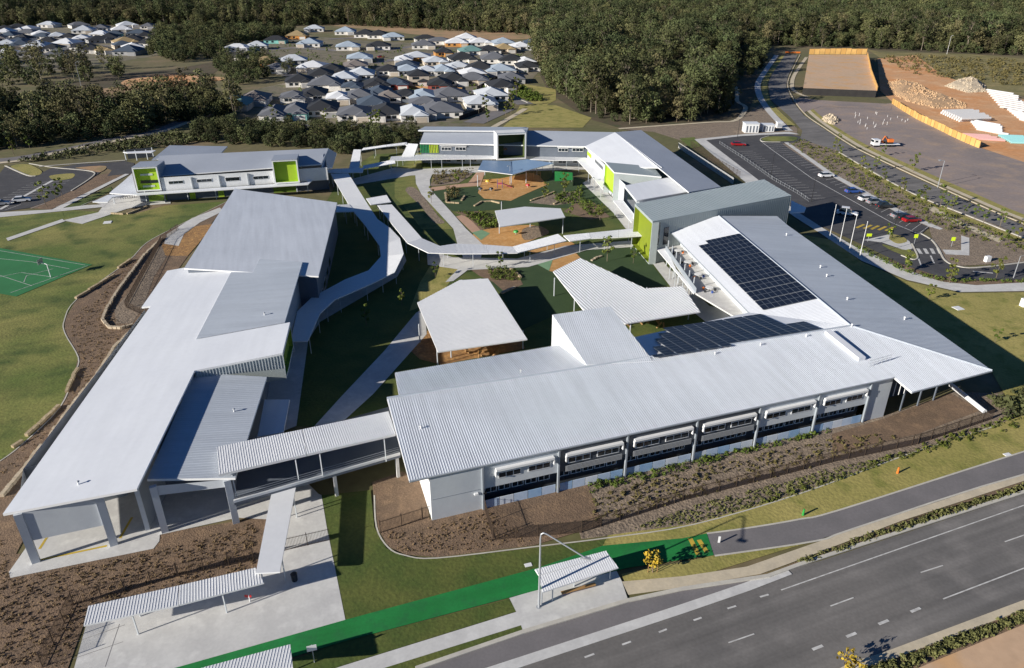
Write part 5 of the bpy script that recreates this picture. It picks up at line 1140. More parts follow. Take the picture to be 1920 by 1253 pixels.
cover('ground_cover', 'shrubs along the footpath by the right lawn', '_1600,462 _1700,508 _1770,526 _1920,528 _1920,532 _1770,531 _1700,514 _1600,468', 150, .8, 'leaf_shrub', 19, .5, 12)
cover('ground_cover', 'undergrowth between back road and left car park', '_0,308 _60,300 _200,272 _330,250 _420,262 _330,275 _230,285 _130,300', 420, 1.8, 'leaf_c', 20, .5, 12, leaf=.35)

# ------------------------------------------------------------------ houses of the estate
HR = dict(D=(.030, .032, .036), G=(.15, .155, .17), L=(.58, .61, .64), W=(.74, .75, .76), B=(.07, .095, .13), T=(.16, .30, .28), S=(.40, .47, .54), N=(.38, .28, .14), M=(.22, .19, .17))
HW = dict(w=(.76, .73, .68), c=(.58, .50, .40), g=(.36, .36, .36), o=(.62, .30, .08), t=(.25, .55, .50), r=(.38, .10, .07))
def hm(pre, k, d): return mat('house_%s_%s' % (pre, k), d[k], tuple(v_ * .88 for v_ in d[k]), .3, .75, .04, 1.5)
rh = random.Random(21); ORD = ['first', 'second', 'third', 'fourth', 'fifth', 'sixth', 'seventh', 'eighth', 'ninth', 'tenth', 'eleventh', 'twelfth', 'thirteenth', 'fourteenth']
CN = dict(D='charcoal', G='grey', L='pale grey', W='white', B='blue-grey', T='teal', S='silver', N='tan', M='brown')
def house(t_, wpx, rc, wc, label, ang, h2=False):
    x, y, _ = tok(t_); p = P(t_, 2.5); p.z = 0; dist = (p - Vector((0, 0, CAM_Z))).length
    sc = SH[t_[0]][2]; W_ = max(10.5, min(17, wpx / sc * dist / FPX * 1.05)); D_ = rh.uniform(12.5, 19); wl = 5.4 if h2 else 2.7
    t = thing('house', label, 'house', p, ang, 'houses of the estate')
    def bld(b, nm, m_, par=t):
        o = bpy.data.objects.new(nm, b.mesh(nm, m_)); C.objects.link(o); o.parent = par; return o
    b = MB(); b.box((0, 0, 0), (W_, D_, wl)); 
    bld(b, 'wall', hm('wall', wc, HW))
    ov = .55; hx, hy = W_ / 2 + ov, D_ / 2 + ov; rise = min(hx, hy) * rh.choice((.34, .38, .42)); b = MB()
    e_ = [Vector((-hx, -hy, wl)), Vector((hx, -hy, wl)), Vector((hx, hy, wl)), Vector((-hx, hy, wl))]
    if hx > hy: r1, r2 = Vector((-(hx - hy), 0, wl + rise)), Vector((hx - hy, 0, wl + rise)); fs = [(0, 1, 5, 4), (1, 2, 5), (2, 3, 4, 5), (3, 0, 4), (3, 2, 1, 0)]
    else: r1, r2 = Vector((0, -(hy - hx), wl + rise)), Vector((0, hy - hx, wl + rise)); fs = [(0, 1, 4), (1, 2, 5, 4), (2, 3, 5), (3, 0, 4, 5), (3, 2, 1, 0)]
    b.add(e_ + [r1, r2], fs); rr = bld(b, 'roof', hm('roof', rc, HR))
    # projecting garage or porch with its own hip
    gx = rh.choice((-1, 1)) * (W_ / 2 - 3.1); b = MB(); b.box((gx, -D_ / 2 - 1.6, 0), (5.6, 3.1, wl - .1 if not h2 else 2.6)); bld(b, 'garage', hm('wall', wc, HW))
    zz = (wl if not h2 else 2.6) + .01; b = MB(); gy = -D_ / 2 - 3.5
    b.add([(gx - 3.2, gy, zz), (gx + 3.2, gy, zz), (gx + 3.2, -D_ / 2 + .8, zz), (gx - 3.2, -D_ / 2 + .8, zz), (gx, gy + 2.6, zz + 1.25), (gx, -D_ / 2 + 2.6, zz + 1.25)], [(0, 1, 4), (1, 2, 5, 4), (3, 0, 4, 5), (3, 2, 1, 0)]); bld(b, 'porch_roof', hm('roof', rc, HR))
    b = MB(); b.box((gx, -D_ / 2 - 3.17, .02), (4.4, .06, 2.1)); bld(b, 'garage_door', hm('wall', rh.choice('wgc'), HW))
    for wx in (-gx * .35, -gx * 1.1):
        b = MB(); b.box((wx, -D_ / 2 - .03, .9), (1.7, .08, 1.2)); bld(b, 'window', 'glass')
        if h2: b = MB(); b.box((wx, -D_ / 2 - .03, 3.5), (1.7, .08, 1.2)); bld(b, 'window', 'glass')
    for wy in (-.25, .22):
        b = MB(); b.box((-W_ / 2 - .03, wy * D_, .9), (.08, 1.8, 1.1)); bld(b, 'window', 'glass')
    return t
ROWS = [('the row nearest the school', 's260,900,300,T,c s470,850,260,M,w s690,1010,210,G,w s930,985,250,G,t s1210,960,330,D,w s1580,1010,320,G,w t150,1000,290,D,w t440,1010,270,L,w t760,980,420,G,w'),
        ('the second row from the school', 's900,830,240,G,w s1130,800,240,D,w s1400,840,220,W,w s1640,820,280,G,w s1860,790,230,B,g t180,830,230,M,w t360,810,250,D,w t560,820,260,S,w t850,810,380,G,w'),
        ('the third row from the school', 's1260,690,330,G,w s1470,620,250,L,w s1660,580,240,L,w t50,690,240,D,w t250,690,260,B,r t500,650,200,D,c,2 t740,690,230,D,r t890,640,260,D,w t1110,640,300,G,c'),
        ('the fourth row from the school', 's1560,720,200,B,w s1800,700,200,D,w t170,540,230,D,w t380,540,240,S,w t600,545,220,L,w t770,540,200,S,w t950,500,240,L,w t1190,520,360,D,w t1420,535,300,S,w'),
        ('the fifth row from the school', 's600,455,280,N,o s890,430,290,L,g s1120,500,280,W,w s1640,400,240,S,w t340,420,170,W,w t490,390,260,L,o t690,440,230,L,c t990,410,320,D,w t1350,410,320,G,w t1540,425,250,D,w t1700,440,170,W,w'),
        ('the sixth row from the school', 's270,290,270,W,w s420,390,260,D,w s490,270,190,L,w s700,205,230,D,t s1080,240,300,S,w s1510,275,260,S,w t60,270,240,D,w t560,260,230,G,w t780,340,170,D,o t1090,325,240,T,w t1290,315,220,D,w t1460,300,190,N,c t1650,275,200,W,w'),
        ('the far row by the bare earth', 's940,155,230,N,o s1130,80,250,L,w s1480,110,260,S,w s1700,140,240,D,w t60,150,240,D,w t220,170,280,S,w t580,190,240,D,w t740,215,220,G,w t930,235,230,W,o t1040,185,200,W,w t1190,230,240,W,w t1450,235,280,S,w t1800,235,200,B,w'),
        ('the far left cluster, back row', 'r550,95,150,L,w r880,100,280,G,w r1420,100,280,L,w r60,140,130,D,w r320,140,120,W,w r200,120,140,D,g r1130,130,130,G,w r1660,110,120,G,w'),
        ('the far left cluster, middle rows', 'r940,155,180,L,w r1360,150,190,W,w r1130,200,160,W,w r1550,190,180,B,g r70,175,120,W,w r310,185,160,G,w r480,225,150,B,w r640,220,150,L,w r770,235,150,D,w r920,245,140,W,w r1100,260,200,D,g r1280,200,140,B,t'),
        ('the far left cluster, front row', 'r750,300,230,W,c r90,310,200,L,w r230,320,160,B,w r430,330,200,L,c r590,355,170,D,w r1000,370,200,D,w r1150,375,140,N,w r1450,385,270,B,g r60,405,150,W,w r1400,285,240,N,c r330,400,170,G,w r640,420,180,G,w r30,480,140,G,w')]
taken = []; allh = {}
for rn, lst in ROWS:
    for it in lst.split(): f_ = it.split(','); t_ = ','.join(f_[:2]); p_ = P(t_, 2.5); taken.append(p_); allh.setdefault(rn, []).append((tok(t_)[0], t_, float(f_[2]), f_[3], f_[4], len(f_) > 5, p_))
def fill(spec, sp, rows, n_):   # more houses of the same rows where lots would otherwise stay empty
    poly = PS(spec); k = 0
    for x, y in sorted(scatter(spec, sp, rh), key=lambda q: q[1]):
        p_ = Vector((x, y, 2.5))
        if k >= n_ or any((p_.xy - q.xy).length < 19 for q in taken): continue
        d_ = p_ - Vector((0, 0, CAM_Z)); zc_ = d_.y * CT - d_.z * ST; px_, py_ = 960 + FPX * d_.x / zc_, 626.5 - FPX * (d_.y * ST + d_.z * CT) / zc_
        rn = min(rows, key=lambda r0: min((p_.xy - h_[6].xy).length for h_ in allh[r0])); k += 1; taken.append(p_)
        allh[rn].append((px_, '_%.1f,%.1f' % (px_, py_), FPX * 13 / d_.length, rh.choice('DDGGLDWBDM'), rh.choice('wwwcg'), False, p_))
fill('_440,100 _560,74 _700,84 _1005,100 _990,140 _930,180 _880,215 _800,222 _640,215 _540,205 _560,160 _600,140 _470,132', 9, [r0[0] for r0 in ROWS[:7]], 14)
fill('_-60,55 _290,55 _280,92 _120,112 _-60,125', 10, [r0[0] for r0 in ROWS[7:]], 22)
TEEN = ORD + ['fifteenth', 'sixteenth', 'seventeenth', 'eighteenth', 'nineteenth', 'twentieth'] + ['twenty-' + o_ for o_ in ORD[:9]] + ['thirtieth'] + ['thirty-' + o_ for o_ in ORD[:9]] + ['fortieth'] + ['forty-' + o_ for o_ in ORD[:9]]
for rn, lst in allh.items():
    for k, (x_, t_, wd, rc, wc, two, _) in enumerate(sorted(lst)):
        house(t_, wd, rc, wc, '%s-roofed house, %s from the left in %s' % (CN[rc], TEEN[k], rn), R(rh.uniform(4, 13) if 'cluster' not in rn else rh.uniform(0, 40)), two)
cover('ground_cover', 'small garden shrubs scattered through the yards of the estate', '_440,100 _560,76 _700,86 _1005,102 _990,140 _930,185 _880,236 _640,240 _500,236 _540,180 _600,140', 420, 1.6, 'leaf_shrub', 31, .5, 10, leaf=.4)
def panel_fence(label, spec, m, h=1.8):
    ps = PS(spec); t = thing('timber_fence', label, 'fence', ps[0])
    for a_, c_ in zip(ps, ps[1:]):
        n_ = max(1, int((c_ - a_).length / 6))
        for k in range(n_): p_, q_ = a_.lerp(c_, k / n_), a_.lerp(c_, (k + .96) / n_); b = MB(); b.box(((p_ + q_) / 2)[:2] + (0,), ((q_ - p_).length, .08, h), q_ - p_); b.build('fence_panel', m, t)
panel_fence('charcoal boundary fence below the right end of the estate front row', 't960,1110 t1180,1030 t1330,950', 'retaining'); panel_fence('charcoal boundary fence beside the estate side street', 't1160,770 t1400,640 t1650,540', 'retaining')
panel_fence('low dark yard fence behind the estate front row', 's1000,900 s1400,905 s1800,900 t300,915 t900,905', 'wall_slate', 1.6); panel_fence('tan yard fence behind the second estate row', 't0,770 t400,760 t1000,780', 'timber', 1.6)

# ------------------------------------------------------------------ vehicles
def car(t_, ang, paint, label, L_=4.5, W_=1.8, H_=1.48, kind='car', cat='car'):
    p = P(t_); p.z = .1; t = thing(kind, label, cat, p, ang, None)
    def bld(b, nm, m_): o = bpy.data.objects.new(nm, b.mesh(nm, m_)); C.objects.link(o); o.parent = t; return o
    l, w_ = L_ / 2, W_ / 2; b = MB(); prof = [(-l, .35), (-l, .85), (-l * .9, 1.0), (l * .42, .98), (l * .92, .82), (l, .6), (l, .35)]; n = len(prof)
    for s_ in (-1, 1): b.add([(x, s_ * w_, z) for x, z in prof], [tuple(range(n)) if s_ < 0 else tuple(reversed(range(n)))])
    for k in range(n):
        (x0, z0), (x1, z1) = prof[k], prof[(k + 1) % n]; b.add([(x0, -w_, z0), (x0, w_, z0), (x1, w_, z1), (x1, -w_, z1)], [(3, 2, 1, 0)])
    bld(b, 'body', paint)
    lo, hi = .985, H_; x0, x1, x2, x3 = -l * .82, -l * .58, l * .12, l * .44; wi = w_ * .8
    b = MB(); b.add([(x0, -w_ * .96, lo), (x3, -w_ * .96, lo), (x3, w_ * .96, lo), (x0, w_ * .96, lo), (x1, -wi, hi), (x2, -wi, hi), (x2, wi, hi), (x1, wi, hi)], [(0, 1, 5, 4), (1, 2, 6, 5), (2, 3, 7, 6), (3, 0, 4, 7)]); bld(b, 'windows', 'glass')
    b = MB(); b.prism([Vector((x1 - .05, -wi, hi + .05)), Vector((x2 + .05, -wi, hi + .05)), Vector((x2 + .05, wi, hi + .05)), Vector((x1 - .05, wi, hi + .05))], .05); bld(b, 'cabin_roof', paint)
    for sx_ in (-.62, .62):
        for s_ in (-1, 1): b = MB(); b.bar((l * sx_, s_ * (w_ - .2), .33), (l * sx_, s_ * (w_ + .02), .33), .33, 12); bld(b, 'wheel', 'tyre')
    for s_ in (-1, 1):
        b = MB(); b.box((l + .0, s_ * w_ * .7, .62), (.06, .4, .14)); bld(b, 'headlight', 'frame_white'); b = MB(); b.box((-l - .0, s_ * w_ * .7, .72), (.06, .35, .14)); bld(b, 'tail_light', 'red')
    return t
bay_dir = math.atan2((B0 - P('w1140,240')).y, (B0 - P('w1140,240')).x)
for t_, pt, lb, hh in (('x220,330', 'car_white', 'white car alone among empty bays in the right car park', 1.5), ('x450,465', 'car_blue', 'blue car parked left of the white cars in the right car park', 1.5), ('x565,530', 'car_white', 'white car parked between blue car and pale wagon', 1.5),
                   ('x635,558', 'car_silver', 'pale wagon parked between white car and black four-wheel drive', 1.65), ('x715,592', 'car_dark', 'black four-wheel drive beside the pale wagon', 1.75), ('x845,675', 'car_silver', 'silver car parked next to an empty bay in the right car park', 1.5),
                   ('x893,688', 'car_dark', 'dark car parked between silver and red cars', 1.5), ('x945,712', 'red_paint', 'small red car at the end of the row in the right car park', 1.45)):
    car(t_, bay_dir + rnd.uniform(-.04, .04), pt, lb, H_=hh)
car('q880,262', R(-25), 'car_white', 'white van half in the shadow of the tall grey block', 5.2, 2.0, 2.0, 'van', 'van')
car('w860,262', R(-3), 'red_paint', 'long red car parked at the far end of the right car park', 5.0, 1.9, 1.5)
car('y250,650', R(20), 'car_white', 'white car parked on the central line of the left car park', 4.6); car('y15,690', R(20), 'car_silver', 'pale car cut by the left edge in the left car park', 4.6)
car('t90,410', R(20), 'red_paint', 'red car parked among the estate houses', 4.8); car('s1480,1165', R(5), 'car_dark', 'dark car on the street before the near estate row', 4.6)
tr = thing('flatbed_truck', 'white flatbed truck standing on the bare gravel lot', 'truck', P('v380,1215'), R(0))
p0 = P('v200,1225'); d_ = Vector((1, .03, 0)).normalized(); n_ = Vector((-d_.y, d_.x, 0))
b = MB(); b.box(p0 + d_ * 1.2 + Vector((0, 0, .7)), (2.2, 2.4, 2.0), d_); b.build('cab', 'car_white', tr)
b = MB(); b.box(p0 + d_ * .07 + Vector((0, 0, 1.7)), (.1, 2.0, .8), d_); b.build('windscreen', 'glass', tr)
b = MB(); b.box(p0 + d_ * 1.0 + Vector((0, 0, 1.75)), (1.0, 2.44, .65), d_); b.build('side_window', 'glass', tr)
b = MB(); b.box(p0 + d_ * 6.0 + Vector((0, 0, .9)), (7.2, 2.4, .2), d_); b.build('tray', 'car_white', tr)
b = MB(); b.box(p0 + d_ * 4.6 + Vector((0, 0, .6)), (9, .9, .28), d_); b.build('chassis', 'black_metal', tr)
for f in (.9, 5.6, 7.0):
    for s_ in (-1, 1): b = MB(); c_ = p0 + d_ * f + n_ * s_ * 1.0 + Vector((0, 0, .5)); b.bar(c_ - n_ * .15, c_ + n_ * .15, .5, 12); b.build('wheel', 'tyre', tr)
ex = thing('excavator', 'small orange excavator loaded on the white flatbed truck', 'excavator', p0 + d_ * 5.6 + Vector((0, 0, 1.1)))
c_ = p0 + d_ * 5.8 + Vector((0, 0, 1.11)); 
for s_ in (-1, 1): b = MB(); b.box(c_ + n_ * s_ * .8, (2.6, .45, .6), d_); b.build('track', 'tyre', ex)
b = MB(); b.box(c_ + Vector((0, 0, .62)) + d_ * .5, (1.9, 1.8, 1.0), d_); b.build('body', 'orange', ex); b = MB(); b.box(c_ + Vector((0, 0, .62)) - d_ * 1.0 + n_ * .4, (1.0, 1.0, 1.7), d_); b.build('cab', 'wall_dark', ex)
b = MB(); b.bar(c_ + Vector((0, 0, 1.2)) - d_ * .4, c_ + Vector((0, 0, 2.6)) - d_ * 1.6, .16, 6); b.build('boom', 'orange', ex); b = MB(); b.bar(c_ + Vector((0, 0, 2.6)) - d_ * 1.6, c_ + Vector((0, 0, .9)) - d_ * 2.4, .14, 6); b.build('stick', 'orange', ex); b = MB(); b.box(c_ + Vector((0, 0, .3)) - d_ * 2.3, (.7, .8, .6), d_); b.build('bucket', 'orange', ex)

# ------------------------------------------------------------------ fences, poles, signs, small things
def bar_fence(name, label, spec, h=1.9, m='fence_brown', step=.16, post=2.6):
    ps = PS(spec); t = thing(name, label, 'fence', ps[0]); pk = MB()
    for a_, c_ in zip(ps, ps[1:]):
        L_ = (c_ - a_).length; d_ = (c_ - a_).normalized(); k = 0.
        while k < L_:
            p_ = a_ + d_ * k; pk.box((p_.x, p_.y, .08), (.03, .03, h - .1), d_); k += step
        for z_ in (.18, h - .2): pk.box(((a_ + c_) / 2)[:2] + (z_,), (L_, .035, .045), d_)
        k = 0.
        while k < L_:
            p_ = a_ + d_ * k; b = MB(); b.box((p_.x, p_.y, 0), (.08, .08, h + .1), d_); b.build('post', m, t); k += post
    stuff(pk.build('pickets', m, t)); return t
bar_fence('security_fence', 'long black bar fence between gravel bed and dry verge along the front wing', '_908,955 _925,1014 _1090,1000 _1280,940 _1560,868 _1720,834 _1860,787')
bar_fence('security_fence', 'short black bar fence crossing the mulch bed at the front wing corner', 'h220,500 h500,410')
bar_fence('security_fence', 'black bar fence along the mulch bed left of the plaza shelter', 'g240,1250 g415,900 g700,830 g1000,740 g1430,650')
bar_fence('security_fence', 'black bar fence and gate across the plaza below the entry walkway', 'g1590,600 g1850,540')
bar_fence('security_fence', 'dark bar fence on the planted bank above the sports lawn', 'd790,510 d705,470 d905,100 d1000,30', 1.5)
bar_fence('security_fence', 'dark bar fence behind the right rear wing beside the footpath', 'w330,270 w640,480 w880,620', 2.0, step=.3)
bar_fence('car_park_fence', 'pale rail fence along the left edge of the right car park', 'w650,240 w900,400 w1240,640 w1520,800 w1650,890', 1.1, 'steel', 1.3, 2.6)
def block_wall(label, spec, m='sandstone', bl=1.3, h=.55, w_=.6, seed=0):
    ps = PS(spec); r_ = random.Random(seed); t = thing('stone_edging', label, 'stone wall', ps[0])
    for a_, c_ in zip(ps, ps[1:]):
        L_ = (c_ - a_).length; n_ = max(1, round(L_ / bl)); d_ = (c_ - a_).normalized()
        for k in range(n_):
            p_ = a_.lerp(c_, (k + .5) / n_); b = MB(); b.box((p_.x + r_.uniform(-.06, .06), p_.y + r_.uniform(-.06, .06), 0), (L_ / n_ - .06, w_ * r_.uniform(.85, 1.1), h * r_.uniform(.85, 1.15)), Matrix.Rotation(r_.uniform(-.06, .06), 3, 'Z') @ d_); b.build('stone_block', m, t)
for k, (lb, sp) in enumerate((('short sandstone block row at the top of the sports lawn bank', 'd660,252 d735,205'), ('long sandstone block row along the upper sports lawn edge', 'd425,422 d640,290'), ('sandstone block row where the lawn edge bulges', 'd370,948 d435,815'), ('sandstone block row on the lower left lawn edge', 'd150,1192 d335,1025'), ('sandstone block row at the left edge beside the lawn', 'd75,1255 d130,1218'),
                            ('curved pale boulder edging round the terrace bed', 'd905,85 d800,190 d660,380 d600,480 d575,540 d610,585 d680,590 d745,570'), ('boulder edging running down beside the white roof', 'd740,600 d640,700 d540,860 d400,1030 d280,1200'), ('lower boulder edging along the mulch beside the white roof', 'g240,10 g120,170 g10,300'),
                            ('sandstone seat wall beside the rear left forecourt', 'j290,905 j430,912'), ('angled sandstone wall of the forecourt garden bed', 'j470,910 j690,828'), ('log seat wall left of the orange playground', 'l745,940 l785,885'), ('curved stone seat row in the rear turf', 'l890,1000 l980,950 l1080,945 l1180,970'), ('stone edge of the bed right of the rear turf', 'l1520,940 l1700,880 m0,780'), ('stone bar in the bed below the lime bays', 'l1780,980 l1909,910'),
                            ('white stone bar in front of the raised courtyard bed', 'o600,1145 o750,1075'), ('white stone bar beside the bent shade roof', 'o1600,775 o1720,725'), ('stone arc on the right of the raised courtyard bed', 'o700,870 o760,910 o810,970'), ('stone edge round the trellis bush', 'l565,850 l580,960 l720,970'))):
    block_wall(lb, sp, 'rock_pale' if 'white' in lb or 'pale' in lb else 'sandstone', .8 if 'boulder' in lb else 1.3, .4 if k > 7 else .5, .5, k)
# flagpoles and lamp poles
for k, (t_, tt) in enumerate((('x248,860', 'x272,680'), ('x335,900', 'x362,735'), ('x418,960', 'x448,758'), ('x505,1020', 'x542,800'))):
    p_ = P(t_); fpz = 8.5; t = thing('flagpole', '%s of four white flagpoles beside the right wing entrance, counted from the tall block' % ORD[k], 'flagpole', p_, group='flagpoles')
    b = MB(); b.bar(p_, p_ + Vector((0, 0, fpz)), .09, 8, .05); b.build('pole', 'frame_white', t); b = MB(); b.bar(p_ + Vector((0, 0, fpz)), p_ + Vector((0, 0, fpz + .12)), .1, 8); b.build('cap', 'frame_white', t); b = MB(); b.bar(p_, p_ + Vector((0, 0, .15)), .3, 8); b.build('base', 'concrete', t)
def lamp(t_, h, label, m, ang, arm=1.4):
    p_ = P(t_); t = thing('lamp_post', label, 'lamp post', p_); b = MB(); b.bar(p_, p_ + Vector((0, 0, h)), .1, 8, .06); b.build('pole', m, t)
    q_ = p_ + Vector((math.cos(ang) * arm, math.sin(ang) * arm, h + .15)); b = MB(); b.bar(p_ + Vector((0, 0, h - .05)), q_, .045, 6); b.build('arm', m, t); b = MB(); b.box((q_.x, q_.y, q_.z - .06), (.7, .3, .12), q_ - p_); b.build('lamp_head', m, t)
lamp('x95,540', 6.8, 'dark lamp post beside the shadow of the tall grey block', 'black_metal', 1); lamp('x780,850', 7, 'dark lamp post standing behind the flagpoles', 'black_metal', 1); lamp('x1170,420', 8, 'tall pale lamp post on the far verge of the right street', 'steel', 3.5, 1.8)
lamp('w1225,600', 6.5, 'dark lamp post half way along the right car park', 'black_metal', 1); lamp('w850,180', 7, 'dark lamp post at the top end of the right car park', 'black_metal', 3); lamp('x1815,1190', 5, 'pale lamp post at the right edge beside the curved driveway', 'steel', .3, 1.8)
lamp('l1290,750', 5.5, 'slim lamp post under the butterfly shade roof', 'steel', 4, .8); lamp('m440,770', 4, 'slim lamp post on the paving before the first lime bay', 'steel', 4, .8); lamp('v1045,190', 12, 'tall pale pole at the far forest edge on the right', 'frame_white', 0, 1); lamp('c1430,1030', 7, 'pale lamp post beside the right street verge', 'steel', 3, 1.4)
lamp('r910,790', 12, 'pale power pole by the dark wood at far left', 'steel', 0, 1.2); lamp('t955,160', 14, 'dark power pole behind the estate', 'bark', 0, 1.2)
def sign(t_, z0, z1, wd, m, label, ang=0., pole='steel'):
    p_ = P(t_); t = thing('road_sign', label, 'sign', p_); b = MB(); b.bar(p_, p_ + Vector((0, 0, z1)), .05, 6); b.build('pole', pole, t); b = MB(); b.box((p_.x, p_.y - .08, z0), (wd, .05, z1 - z0), Vector((math.cos(ang), math.sin(ang), 0))); b.build('sign_face', m, t)
sign('x970,900', 1.6, 2.5, .9, 'sign_lime', 'lime yellow pedestrian sign left of the zebra crossing'); sign('x1285,925', 1.6, 2.5, .9, 'sign_lime', 'lime yellow pedestrian sign in the bed right of the zebra crossing'); sign('x575,880', 1.4, 2.1, 1.2, 'sign_lime', 'lime yellow sign at the tip of the concrete island behind the flagpoles'); sign('x755,850', 1.6, 2.4, .8, 'sign_lime', 'lime yellow sign beside the dark lamp post')
sign('i200,555', .2, 1.1, .25, 'frame_white', 'white bollard sign on the shared path beside the yellow marks'); sign('g1760,1225', 1.8, 2.5, .9, 'frame_white', 'white sign board beside the bottom shelter', .3)
hp_ = P('d285,300'); bb_ = thing('basketball_hoop', 'basketball hoop with pale backboard on the green court', 'basketball hoop', hp_)
b = MB(); b.bar(hp_, hp_ + Vector((0, 0, 3.0)), .09, 8); b.build('pole', 'frame_white', bb_); q_ = hp_ + Vector((-1.6, .5, 3.3)); b = MB(); b.bar(hp_ + Vector((0, 0, 2.95)), q_, .06, 6); b.build('arm', 'frame_white', bb_)
b = MB(); b.box((q_.x, q_.y, 2.9), (.06, 1.8, 1.05)); b.build('backboard', 'car_silver', bb_); b = MB(); b.bar((q_.x - .3, q_.y, 3.05), (q_.x - .3, q_.y, 3.08), .23, 12); b.build('ring', 'orange', bb_)
# bollards, bins, utility boxes, bikes
for t_, m_, lb, nm in (('i672,400', 'green_paint', 'small green marker post on the dry verge by the shared path', 'marker_post'), ('i1200,165', 'orange', 'orange and white traffic cone post on the dry verge', 'traffic_post')):
    p_ = P(t_); t = thing(nm, lb, 'post', p_); b = MB(); b.bar(p_, p_ + Vector((0, 0, .08)), .28, 8); b.build('base', 'frame_white' if m_ == 'orange' else 'green_paint', t); b = MB(); b.bar(p_ + Vector((0, 0, .085)), p_ + Vector((0, 0, 1.0)), .16, 8, .1); b.build('shaft', m_, t)
p_ = P('g1400,885'); t = thing('barrier_post', 'red and white barrier stand alone on the plaza paving', 'barrier', p_); b = MB(); b.bar(p_, p_ + Vector((0, 0, 1.1)), .06, 6); b.build('post', 'frame_white', t); b = MB(); b.box((p_.x - .1, p_.y, .75), (.7, .06, .3)); b.build('board', 'red', t); b = MB(); b.box((p_.x, p_.y, 0), (.6, .4, .08)); b.build('foot', 'black_metal', t)
for t_, lb, sz in (('x1590,1050', 'white utility cabinet in the bed by the curved driveway', (1.2, .8, 1.3)), ('f1540,475', 'pale square pit cover on the right lawn', (1.6, 1.6, .12)), ('h1045,680', 'small pale pit cover on the lawn beside the green path', (.8, .5, .1)), ('j250,1000', 'round pale pit lid on the lawn below the forecourt', (1.8, 1.8, .1)), ('_1919,575', 'white cabinet at the right edge of the lawn', (1.2, 1, 1.6)), ('i1815,62', 'pale pit cover beside the shared path at right', (1, .6, .1))):
    p_ = P(t_); t = thing('utility_box', lb, 'utility box', p_); b = MB(); b.box(p_ + Vector((0, 0, .05)), sz, Vector((1, .3, 0))); b.build('lid', 'frame_white', t); b = MB(); b.box(p_, (sz[0] + .2, sz[1] + .2, .048), Vector((1, .3, 0))); b.build('plinth', 'concrete', t)
p_ = P('g1650,765'); t = thing('litter_bin', 'round dark litter bin in the shelter shadow on the plaza', 'bin', p_); b = MB(); b.bar(p_ + Vector((0, 0, .1)), p_ + Vector((0, 0, 1.0)), .32, 12, .36); b.build('drum', 'car_dark', t); b = MB(); b.bar(p_ + Vector((0, 0, 1.005)), p_ + Vector((0, 0, 1.08)), .38, 12, .3); b.build('lid', 'black_metal', t)
# site sheds by the right car park
for t_, lb, sz, m_ in (('u395,1060', 'white water tank shed with dark door slots at the top of the right car park', (5.2, 4, 3.4), 'wall_white'), ('u580,1050', 'white equipment container beside the dark hedge above the right car park', (4.6, 3.5, 2.6), 'wall_white'), ('u715,1010', 'small white kiosk at the path end above the right car park', (2, 2, 2.2), 'wall_white')):
    p_ = P(t_); t = thing('site_shed', lb, 'shed', p_); b = MB(); b.box(p_, sz); b.build('body', m_, t); b = MB(); b.box(p_ + Vector((0, 0, sz[2] + .002)), (sz[0] + .4, sz[1] + .4, .15)); b.build('lid', 'roof_white', t)
    for k in range(4): b = MB(); b.box(p_ + Vector((-sz[0] * .36 + k * sz[0] * .24, -sz[1] / 2 - .02, .3)), (sz[0] * .1, .06, sz[2] * .7)); b.build('door', 'wall_slate', t)
# play equipment
pl = thing('play_slide', 'red and pink slide tower on the orange softfall under the butterfly roof', 'slide', P('l1180,770')); p_ = P('l1150,800')
for dx, dy in ((0, 0), (1.4, 0), (1.4, 1.4), (0, 1.4)): b = MB(); b.bar(p_ + Vector((dx, dy, 0)), p_ + Vector((dx, dy, 2.4)), .06, 6); b.build('post', 'blue', pl)
b = MB(); b.box(p_ + Vector((.7, .7, 1.3)), (1.5, 1.5, .12)); b.build('platform', 'pink', pl); b = MB(); q4 = [p_ + Vector((1.5, .2, 1.45)), p_ + Vector((1.5, 1.1, 1.45)), p_ + Vector((4.2, 1.1, .35)), p_ + Vector((4.2, .2, .35))]; b.prism(q4, .12); b.build('chute', 'pink', pl)
for k, (t_, m_, lb) in enumerate((('l1040,745', 'yellow', 'yellow spring rocker at the left of the orange playground'), ('l1080,830', 'car_dark', 'dark spinner post beside the pink slide'), ('l1490,790', 'red', 'red spring rocker at the right of the orange playground'), ('l960,830', 'wall_dark', 'dark boulder climbing dome at the left tip of the orange playground'), ('o760,480', 'green_paint', 'green topped play table on the middle softfall'))):
    p_ = P(t_); t = thing('play_equipment', lb, 'play equipment', p_); b = MB(); b.bar(p_, p_ + Vector((0, 0, .7)), .1, 8); b.build('stem', 'steel', t); b = MB(); b.bar(p_ + Vector((0, 0, .705)), p_ + Vector((0, 0, 1.1)), .7, 10, .5); b.build('seat', m_, t)
cf = thing('climbing_frame', 'timber climbing frame behind the posts of the butterfly roof', 'climbing frame', P('l1500,690')); p_ = P('l1480,710')
for dx in (0, 2, 4):
    for dy in (0, 1.8): b = MB(); b.bar(p_ + Vector((dx, dy, 0)), p_ + Vector((dx, dy, 2.3)), .08, 6); b.build('post', 'timber', cf)
for dy in (0, 1.8): b = MB(); b.bar(p_ + Vector((-.2, dy, 2.2)), p_ + Vector((4.2, dy, 2.2)), .07, 6); b.build('beam', 'timber', cf)
for k in range(9): b = MB(); b.bar(p_ + Vector((k * .5, -.1, 2.3)), p_ + Vector((k * .5, 1.9, 2.3)), .04, 5); b.build('rung', 'timber', cf)
